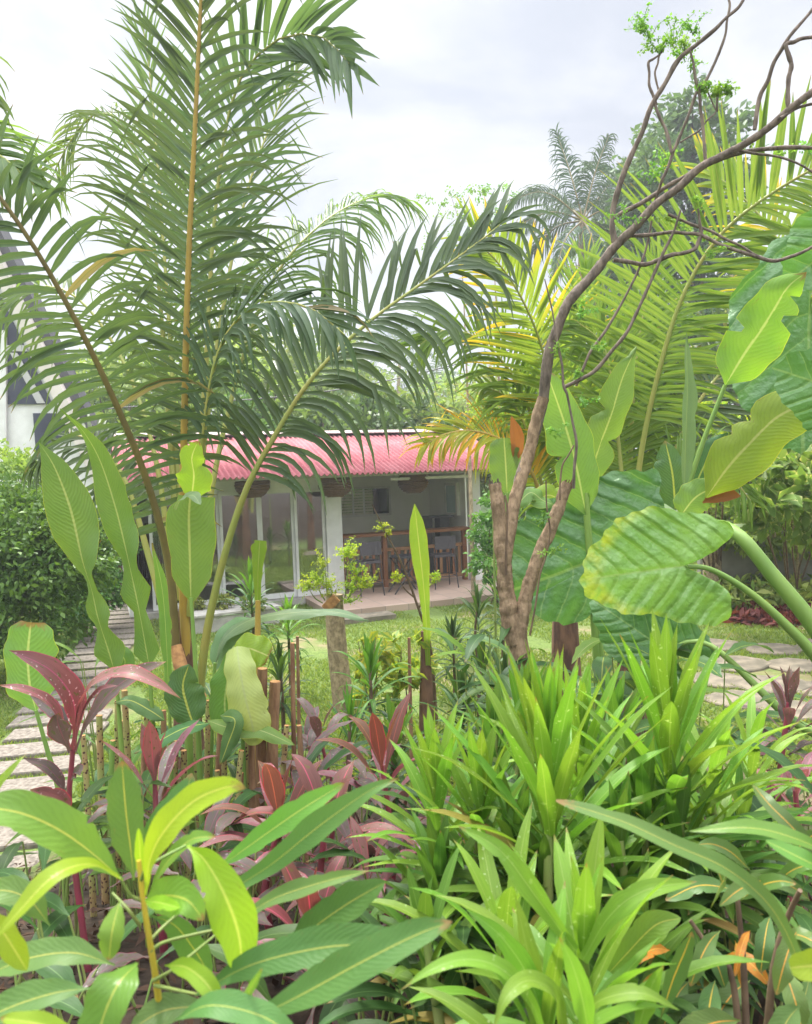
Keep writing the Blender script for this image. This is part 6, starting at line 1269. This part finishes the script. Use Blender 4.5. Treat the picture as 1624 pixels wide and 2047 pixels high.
# broad low leaves and filler in the bed
def fill(lb, pts_, n, L, wd, mat, seed, cat='plant', nm='bed_plant', prof='lance', hgt=.25):
    rg = np.random.default_rng(seed); a, b, d = pts_; g_ = ground_at(P(a, b, d)); top = P(a, b, d).z - g_.z; t = thing(nm, lb, cat, g_); s = MB(); f = MB()
    for k in range(n):
        an = rg.uniform(0, 6.283); q0 = np.array(g_) + np.array([rg.normal(0, .10), rg.normal(0, .10), 0]); h_ = max(.1, top * rg.uniform(.45, 1.05)); q1 = q0 + np.array([math.cos(an) * .08, math.sin(an) * .08, h_])
        tube(s, [q0, (q0 + q1) / 2 + rg.normal(0, .015, 3), q1], [.005, .004, .003], n=5, k=5)
        e = rg.uniform(.1, .9); d0 = np.array([math.cos(an) * math.cos(e), math.sin(an) * math.cos(e), math.sin(e)]); p_ = [q1]; q = q1; l = L * rg.uniform(.7, 1.15)
        for j in range(3): q = q + d0 * l / 3; d0 = unit(d0 + np.array([0, 0, -.35])); p_.append(q)
        leaf(f, p_, wd * rg.uniform(.8, 1.15), prof, face=(-math.cos(an) * .4, -math.sin(an) * .4, 1), fold=.2, n=11, nc=5, r=rg.random(), wave=.08, seed=k)
    s.build('stem', M['stem_g'], t); f.build('foliage', mat, t); return t
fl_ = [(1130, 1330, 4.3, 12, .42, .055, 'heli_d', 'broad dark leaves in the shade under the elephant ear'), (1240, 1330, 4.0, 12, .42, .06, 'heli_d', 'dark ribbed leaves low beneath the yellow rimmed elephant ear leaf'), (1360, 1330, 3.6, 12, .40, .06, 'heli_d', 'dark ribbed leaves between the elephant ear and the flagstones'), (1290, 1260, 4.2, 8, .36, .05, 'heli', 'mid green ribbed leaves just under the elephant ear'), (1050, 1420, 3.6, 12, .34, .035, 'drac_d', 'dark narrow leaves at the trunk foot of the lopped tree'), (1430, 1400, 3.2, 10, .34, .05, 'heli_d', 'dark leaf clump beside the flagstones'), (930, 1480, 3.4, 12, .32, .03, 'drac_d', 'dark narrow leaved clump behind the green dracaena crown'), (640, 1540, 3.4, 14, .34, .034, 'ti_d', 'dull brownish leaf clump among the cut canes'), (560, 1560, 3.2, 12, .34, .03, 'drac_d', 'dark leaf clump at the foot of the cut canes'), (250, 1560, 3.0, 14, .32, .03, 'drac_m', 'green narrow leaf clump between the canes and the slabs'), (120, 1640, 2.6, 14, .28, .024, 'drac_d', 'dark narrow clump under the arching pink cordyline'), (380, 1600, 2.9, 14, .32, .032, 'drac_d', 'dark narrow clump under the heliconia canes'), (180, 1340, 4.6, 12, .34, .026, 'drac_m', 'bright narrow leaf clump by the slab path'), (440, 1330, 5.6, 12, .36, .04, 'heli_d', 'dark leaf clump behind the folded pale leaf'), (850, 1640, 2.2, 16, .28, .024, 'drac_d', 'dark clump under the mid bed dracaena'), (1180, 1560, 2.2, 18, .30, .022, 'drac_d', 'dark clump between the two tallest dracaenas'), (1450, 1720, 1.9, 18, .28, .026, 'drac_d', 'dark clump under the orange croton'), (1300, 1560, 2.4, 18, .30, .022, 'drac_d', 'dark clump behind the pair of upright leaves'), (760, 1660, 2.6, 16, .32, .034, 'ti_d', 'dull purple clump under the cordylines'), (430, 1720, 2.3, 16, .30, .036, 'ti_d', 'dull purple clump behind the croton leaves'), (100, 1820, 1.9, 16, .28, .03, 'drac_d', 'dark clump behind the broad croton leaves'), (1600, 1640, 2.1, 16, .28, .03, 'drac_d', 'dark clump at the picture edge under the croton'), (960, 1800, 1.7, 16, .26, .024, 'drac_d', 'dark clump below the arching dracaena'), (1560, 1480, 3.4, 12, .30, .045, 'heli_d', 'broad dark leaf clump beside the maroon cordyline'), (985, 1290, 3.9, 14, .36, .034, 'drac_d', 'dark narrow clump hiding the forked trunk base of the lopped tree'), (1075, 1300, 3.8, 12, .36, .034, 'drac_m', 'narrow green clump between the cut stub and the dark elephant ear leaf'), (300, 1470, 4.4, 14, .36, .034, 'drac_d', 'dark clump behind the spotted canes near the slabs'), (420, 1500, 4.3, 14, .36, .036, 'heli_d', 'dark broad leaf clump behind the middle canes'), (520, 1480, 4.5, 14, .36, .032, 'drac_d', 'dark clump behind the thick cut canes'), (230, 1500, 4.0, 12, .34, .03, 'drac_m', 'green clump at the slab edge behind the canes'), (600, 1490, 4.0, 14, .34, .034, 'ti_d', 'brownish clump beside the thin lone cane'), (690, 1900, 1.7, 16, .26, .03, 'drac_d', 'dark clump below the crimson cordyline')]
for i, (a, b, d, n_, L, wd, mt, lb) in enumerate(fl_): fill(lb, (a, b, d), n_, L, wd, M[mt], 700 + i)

# fallen leaves on the bed soil
rg = np.random.default_rng(77); n = 5200; yy = 1.2 + 5.2 * rg.random(n); xx = (rg.random(n) * 1.3 - .65) * (yy + .6); C = np.stack([xx, yy, gz(xx, yy) + rg.uniform(.005, .05, n)], 1)
k_ = ~((xx < -2.0) & (yy > 4.8)); C = C[k_]; V, uv = leafquads(C, .07, rg, 2.5, .35)
tag(fastmesh('leaf_litter', V, 4, M['litter'], None, uv, np.repeat(rg.random(len(C)), 4)), 'brown fallen leaves lying on the bed soil', None, kind='stuff')
# ------------------------------------------------------------------ crotons close to the camera
kb = ground_at(P(320, 2000, .95)); kr = thing('croton', 'close croton with a yellow stem and broad yellow ribbed green leaves', 'shrub', kb)
s = MB(); tube(s, [kb, P(330, 2160, .95), P(312, 1960, .93), P(296, 1860, .92), P(284, 1780, .92), P(278, 1720, .92)], [.009, .008, .007, .0055, .0045, .003], k=9, knob=.05); s.build('stem', M['stem_y'], kr)
def cl(mat, pts, hw, par=kr, d=None, **k):
    k.setdefault('prof', 'croton'); k.setdefault('n', 24); k.setdefault('nc', 7); k.setdefault('fold', .22); k.setdefault('wave', .05); k.setdefault('wfreq', 2.5)
    return pl(par, M[mat], pts, hw * .88, d=d, **k)
cl('croton_l', [(292, 1790, .90), (300, 1720, .88), (330, 1660, .86), (390, 1600, .85), (460, 1572, .84), (492, 1576, .84)], 42, face=(-.4, -.8, .5), seed=1)
cl('croton_l', [(240, 1755, .90), (180, 1728, .86), (110, 1750, .82), (40, 1820, .79), (-20, 1890, .77)], 31, face=(0, -.5, 1), seed=2, prof='strap')
cl('croton_l', [(375, 1690, .92), (410, 1720, .90), (450, 1790, .88), (478, 1870, .87), (484, 1955, .86)], 52, face=(.3, -1, .3), seed=3)
cl('croton_g', [(245, 1760, .95), (190, 1710, .94), (120, 1660, .92), (40, 1625, .90), (-60, 1610, .88)], 58, face=(.1, -.6, .9), seed=4)
cl('croton', [(268, 1760, 1.0), (262, 1700, 1.0), (252, 1620, 1.0), (244, 1520, 1.0)], 42, face=(.2, -1, .1), seed=5)
cl('croton_l', [(282, 1770, .94), (281, 1720, .93), (278, 1655, .92)], 12, face=(0, -1, .1), seed=6)
cl('croton_g', [(300, 1780, .95), (330, 1730, .94), (380, 1680, .93), (432, 1672, .92)], 22, face=(-.1, -.6, .9), seed=7)
cl('croton_g', [(292, 1800, .91), (330, 1790, .87), (375, 1800, .84), (408, 1840, .83)], 44, face=(.1, -.9, .5), seed=8)
cl('croton_l', [(290, 1800, .88), (320, 1805, .85), (360, 1815, .83)], 18, face=(0, -.7, .8), seed=9)
cl('croton', [(460, 1780, .98), (540, 1730, .98), (640, 1650, .97), (740, 1580, .97), (800, 1555, .98)], 33, face=(-.3, -.9, .5), seed=10, prof='strap', r=.9)
k_ = cl('croton_g', [(430, 1740, 1.05), (500, 1690, 1.05), (600, 1620, 1.05), (690, 1565, 1.06)], 30, face=(-.3, -.9, .5), seed=11)
cl('croton', [(470, 1850, 1.0), (540, 1800, 1.0), (640, 1765, .99), (740, 1740, .98)], 24, face=(-.2, -.6, .9), seed=12, prof='strap')
cl('croton', [(560, 1910, .98), (620, 1860, .97), (690, 1810, .96), (772, 1762, .95)], 42, face=(-.3, -.8, .6), seed=13)
cl('croton', [(390, 1990, .86), (500, 1930, .85), (640, 1895, .84), (770, 1885, .83), (890, 1850, .83)][:4] + [(880, 1868, .83)], 47, face=(-.2, -.7, .8), seed=14)
cl('croton', [(480, 2050, .80), (600, 1990, .79), (720, 1925, .78), (830, 1870, .78), (905, 1842, .78)], 47, face=(-.2, -.7, .8), seed=15)
cl('croton_l', [(330, 1930, .86), (375, 1935, .83), (420, 1975, .81), (446, 2035, .80)], 24, face=(.1, -.8, .7), seed=16)
cl('croton_g', [(240, 1800, .90), (225, 1860, .87), (218, 1920, .86)], 30, face=(0, -1, .3), seed=17)
cl('croton_g', [(275, 1925, .84), (235, 1970, .80), (205, 2040, .78), (190, 2110, .77)], 58, face=(-.1, -.8, .7), seed=18)
cl('croton', [(230, 1930, .92), (150, 1905, .92), (60, 1915, .92), (-30, 1950, .92)], 40, face=(0, -.5, 1), seed=19)
cl('croton', [(180, 1975, .86), (110, 1985, .85), (30, 2010, .84), (-60, 2050, .83)], 44, face=(0, -.5, 1), seed=20)
cl('croton_l', [(-40, 1830, .85), (0, 1855, .84), (55, 1940, .83)], 30, face=(0, -.8, .7), seed=21)
cl('croton', [(300, 1830, .98), (350, 1850, 1.0), (390, 1900, 1.02), (420, 1950, 1.04)], 34, face=(0, -.9, .5), seed=22)
cl('croton', [(270, 1740, 1.02), (330, 1640, 1.04), (372, 1580, 1.06), (384, 1545, 1.07)], 34, face=(-.1, -1, .3), seed=23)
cl('croton_g', [(470, 2060, .78), (490, 2000, .77), (525, 1935, .76)], 10, face=(0, -1, .2), seed=24)
cl('croton', [(420, 2010, .95), (330, 2020, .93), (260, 2060, .9)], 36, face=(0, -.6, .9), seed=25)
cl('croton', [(350, 2040, .78), (420, 2010, .76), (520, 2030, .75), (600, 2080, .74)], 36, face=(0, -.5, 1), seed=26)
cl('croton', [(100, 1850, 1.0), (60, 1800, 1.0), (10, 1780, 1.0), (-40, 1790, 1.0)], 34, face=(0, -.6, .9), seed=27)
cl('croton_l', [(170, 2080, .74), (90, 2050, .73), (0, 2035, .72)], 26, face=(0, -.5, 1), seed=28)
for a, b, c in [((284, 1800, .92), (262, 1790, .91), (240, 1755, .90)), ((280, 1850, .92), (258, 1820, .91), (225, 1785, .93)), ((300, 1880, .92), (330, 1850, .95), (400, 1790, .98)), ((302, 1900, .92), (340, 1880, .96), (470, 1850, 1.0)), ((308, 1960, .92), (350, 1935, .9), (430, 1870, .97)), ((282, 1760, .92), (300, 1730, .9), (372, 1690, .92)), ((310, 1970, .92), (380, 1985, .88), (400, 1988, .86))]:
    s = MB(); tube(s, [P(*a), P(*b), P(*c)], [.0026, .002, .0016], k=6); s.build('leaf_stalk', M['stem_g'], kr)
# croton with orange leaves
kb2 = ground_at(P(1500, 1950, 1.35)); ko = thing('croton', 'croton with orange and yellow ribbed leaves at the edge, one long leaf reaching across', 'shrub', kb2)
for pts in ([P(1490, 2000, 1.4), P(1480, 1850, 1.4), P(1470, 1760, 1.4)], [P(1540, 2000, 1.3), P(1570, 1850, 1.3), P(1600, 1780, 1.25)], [P(1470, 1990, 1.4), P(1420, 1900, 1.4), P(1380, 1840, 1.42)]):
    s = MB(); tube(s, [kb2] + pts, [.012, .009, .007, .004], k=7, knob=.05); s.build('stem', M['stem_b'], ko)
o = lambda mat, pts, hw, **k: cl(mat, pts, hw, ko, **k)
o('croton', [(1605, 1960, 1.0), (1580, 1880, 1.0), (1530, 1800, 1.0), (1450, 1735, 1.0), (1350, 1690, 1.0), (1240, 1640, 1.02), (1112, 1600, 1.05)], 26, face=(0, -.6, .9), prof=[(0, .1), (.1, .6), (.3, 1), (.6, .95), (.85, .75), (.96, .45), (1, .1)], seed=1, lab=None) if False else o('croton', [(1605, 1960, 1.0), (1580, 1880, 1.0), (1530, 1800, 1.0), (1450, 1735, 1.0), (1350, 1690, 1.0), (1240, 1640, 1.02), (1112, 1600, 1.05)], 26, face=(0, -.6, .9), prof=[(0, .1), (.1, .6), (.3, 1), (.6, .95), (.85, .75), (.96, .45), (1, .1)], seed=1, label='very long green leaf with a yellow rib reaching across the bed')
o('croton_g', [(1700, 1730, 1.0), (1600, 1680, 1.0), (1500, 1655, 1.02), (1374, 1662, 1.05)], 24, face=(0, -.5, 1), prof='strap', seed=2)
o('croton_g', [(1690, 1760, .95), (1610, 1720, .95), (1530, 1680, .98)], 26, face=(0, -.5, 1), seed=3)
o('croton_m', [(1660, 1740, 1.1), (1590, 1660, 1.12), (1540, 1610, 1.15), (1505, 1568, 1.2)], 20, face=(0, -.8, .6), seed=4)
o('croton_g', [(1200, 1965, 1.25), (1250, 1910, 1.25), (1310, 1850, 1.25), (1362, 1835, 1.25)], 36, face=(-.2, -.8, .6), seed=5)
o('croton_m', [(1320, 2040, 1.1), (1345, 1960, 1.1), (1370, 1900, 1.1), (1384, 1862, 1.1)], 24, face=(0, -1, .2), seed=6)
o('croton_m', [(1480, 1780, 1.4), (1400, 1770, 1.4), (1330, 1800, 1.4)], 22, face=(0, -.6, .9), seed=7)
for i, (a, b, ang_, l, hw, mt) in enumerate([(1500, 1740, 150, 120, 20, 'croton_m'), (1560, 1760, 200, 130, 20, 'croton_m'), (1480, 1800, 20, 120, 20, 'croton_m'), (1540, 1830, 260, 110, 22, 'croton_m'), (1440, 1860, 240, 120, 20, 'croton_m'), (1600, 1850, 250, 140, 26, 'croton_m'), (1470, 1880, 280, 100, 14, 'croton_o'), (1400, 1880, 300, 100, 22, 'croton_m'), (1560, 1930, 290, 130, 28, 'croton_m'), (1500, 1960, 230, 130, 28, 'croton_m'), (1430, 1960, 260, 120, 26, 'croton_m'), (1340, 1900, 200, 90, 16, 'croton_o'), (1620, 1950, 260, 150, 30, 'croton'), (1540, 1780, 30, 110, 16, 'croton_m'), (1580, 1720, 40, 90, 18, 'croton_m'), (1450, 1780, 120, 80, 16, 'croton_m'), (1380, 1960, 240, 120, 26, 'croton_m'), (1600, 2010, 240, 130, 34, 'croton'), (1480, 2040, 200, 150, 34, 'croton_m'), (1280, 1990, 250, 110, 20, 'croton_m'), (1560, 1870, 340, 110, 22, 'croton_m'), (1500, 1860, 250, 90, 10, 'croton_o'), (1340, 1980, 160, 60, 10, 'croton_o'), (1420, 1820, 60, 90, 16, 'croton_m'), (1620, 1800, 160, 110, 22, 'croton_m'), (1540, 2020, 300, 120, 30, 'croton_m'), (1450, 1910, 330, 100, 20, 'croton_o')]):
    r_ = math.radians(ang_); d = 1.42 + R.uniform(-.22, .15); dx, dy = math.cos(r_) * l, -math.sin(r_) * l
    o(mt, [(a, b, d), (a + dx * .35, b + dy * .35 - 14, d - .03), (a + dx * .7, b + dy * .7 - 10, d - .06), (a + dx, b + dy + 8, d - .07)], hw, face=(R.uniform(-.3, .3), -.7, .7), seed=30 + i, r=R.random())
o('croton_l', [(1720, 1900, .8), (1660, 1925, .8), (1580, 1935, .8)], 34, face=(0, -.8, .6), seed=90, prof='blunt', label='pale lime leaf end at the picture edge')
# long lime leaf ends close to the camera, between the crotons
lb_ = ground_at(P(1010, 2060, 1.0)); dl = thing('dracaena', 'close lime green leaf fan rising at the bottom of the picture', 'plant', lb_)
s = MB(); tube(s, [lb_, P(1060, 2150, 1.0), P(1090, 2060, 1.0)], [.012, .010, .008], k=7); s.build('stem', M['stem_g'], dl)
L_ = lambda mat, pts, hw, **k: pl(dl, M[mat], pts, hw, prof='strap', n=20, nc=5, fold=k.pop('fold', .22), **k)
L_('drac', [(1180, 2080, .98), (1165, 2000, .96), (1145, 1930, .95), (1118, 1872, .95)], 24, face=(0, -1, .3), r=1)
L_('drac', [(1090, 2080, 1.0), (1060, 2000, .98), (1000, 1935, .96), (930, 1918, .94), (860, 1940, .92), (800, 1980, .91)], 22, face=(0, -.5, 1), r=.9)
L_('drac', [(1130, 2080, 1.0), (1110, 1990, .98), (1060, 1960, .95), (1015, 1990, .92), (985, 2060, .9)], 24, face=(0, -.5, 1), r=1)
L_('drac', [(1270, 2080, 1.0), (1290, 2010, 1.0), (1308, 1960, 1.0), (1328, 1928, 1.0)], 20, face=(0, -1, .3), r=.9)
L_('drac', [(1100, 2090, 1.05), (1060, 1960, 1.05), (1000, 1870, 1.05), (930, 1815, 1.06)], 24, face=(-.2, -.8, .6), r=.7)
L_('drac', [(1165, 2040, 1.0), (1200, 2000, .98), (1280, 1985, .96), (1360, 2020, .95)], 18, face=(0, -.5, 1), r=.6)
L_('drac', [(1150, 1900, 1.12), (1070, 1790, 1.12), (1000, 1700, 1.14), (915, 1650, 1.18)], 22, face=(-.3, -.8, .6), r=.8)
L_('drac', [(1165, 1920, 1.12), (1220, 1830, 1.12), (1290, 1780, 1.12), (1395, 1762, 1.14)], 22, face=(.2, -.7, .8), r=.85)
L_('drac', [(-80, 1700, 1.2), (-20, 1590, 1.2), (30, 1530, 1.22), (54, 1506, 1.24)], 11, face=(0, -1, .3), r=.9)
# ------------------------------------------------------------------ humid air
hb_ = MB(); box(hb_, (0, 60, 10.5), 244, 204, 25)
hm, nt = newmat('humid_air'); pv = N(nt, 'ShaderNodeVolumePrincipled'); pv.inputs['Color'].default_value = (.93, .96, 1, 1); pv.inputs['Density'].default_value = .0022; pv.inputs['Anisotropy'].default_value = .3
o_ = N(nt, 'ShaderNodeOutputMaterial'); nt.links.new(pv.outputs[0], o_.inputs['Volume'])
tag(hb_.build('haze', hm, None, False), 'pale humid air over the garden and the wood', None, kind='stuff')
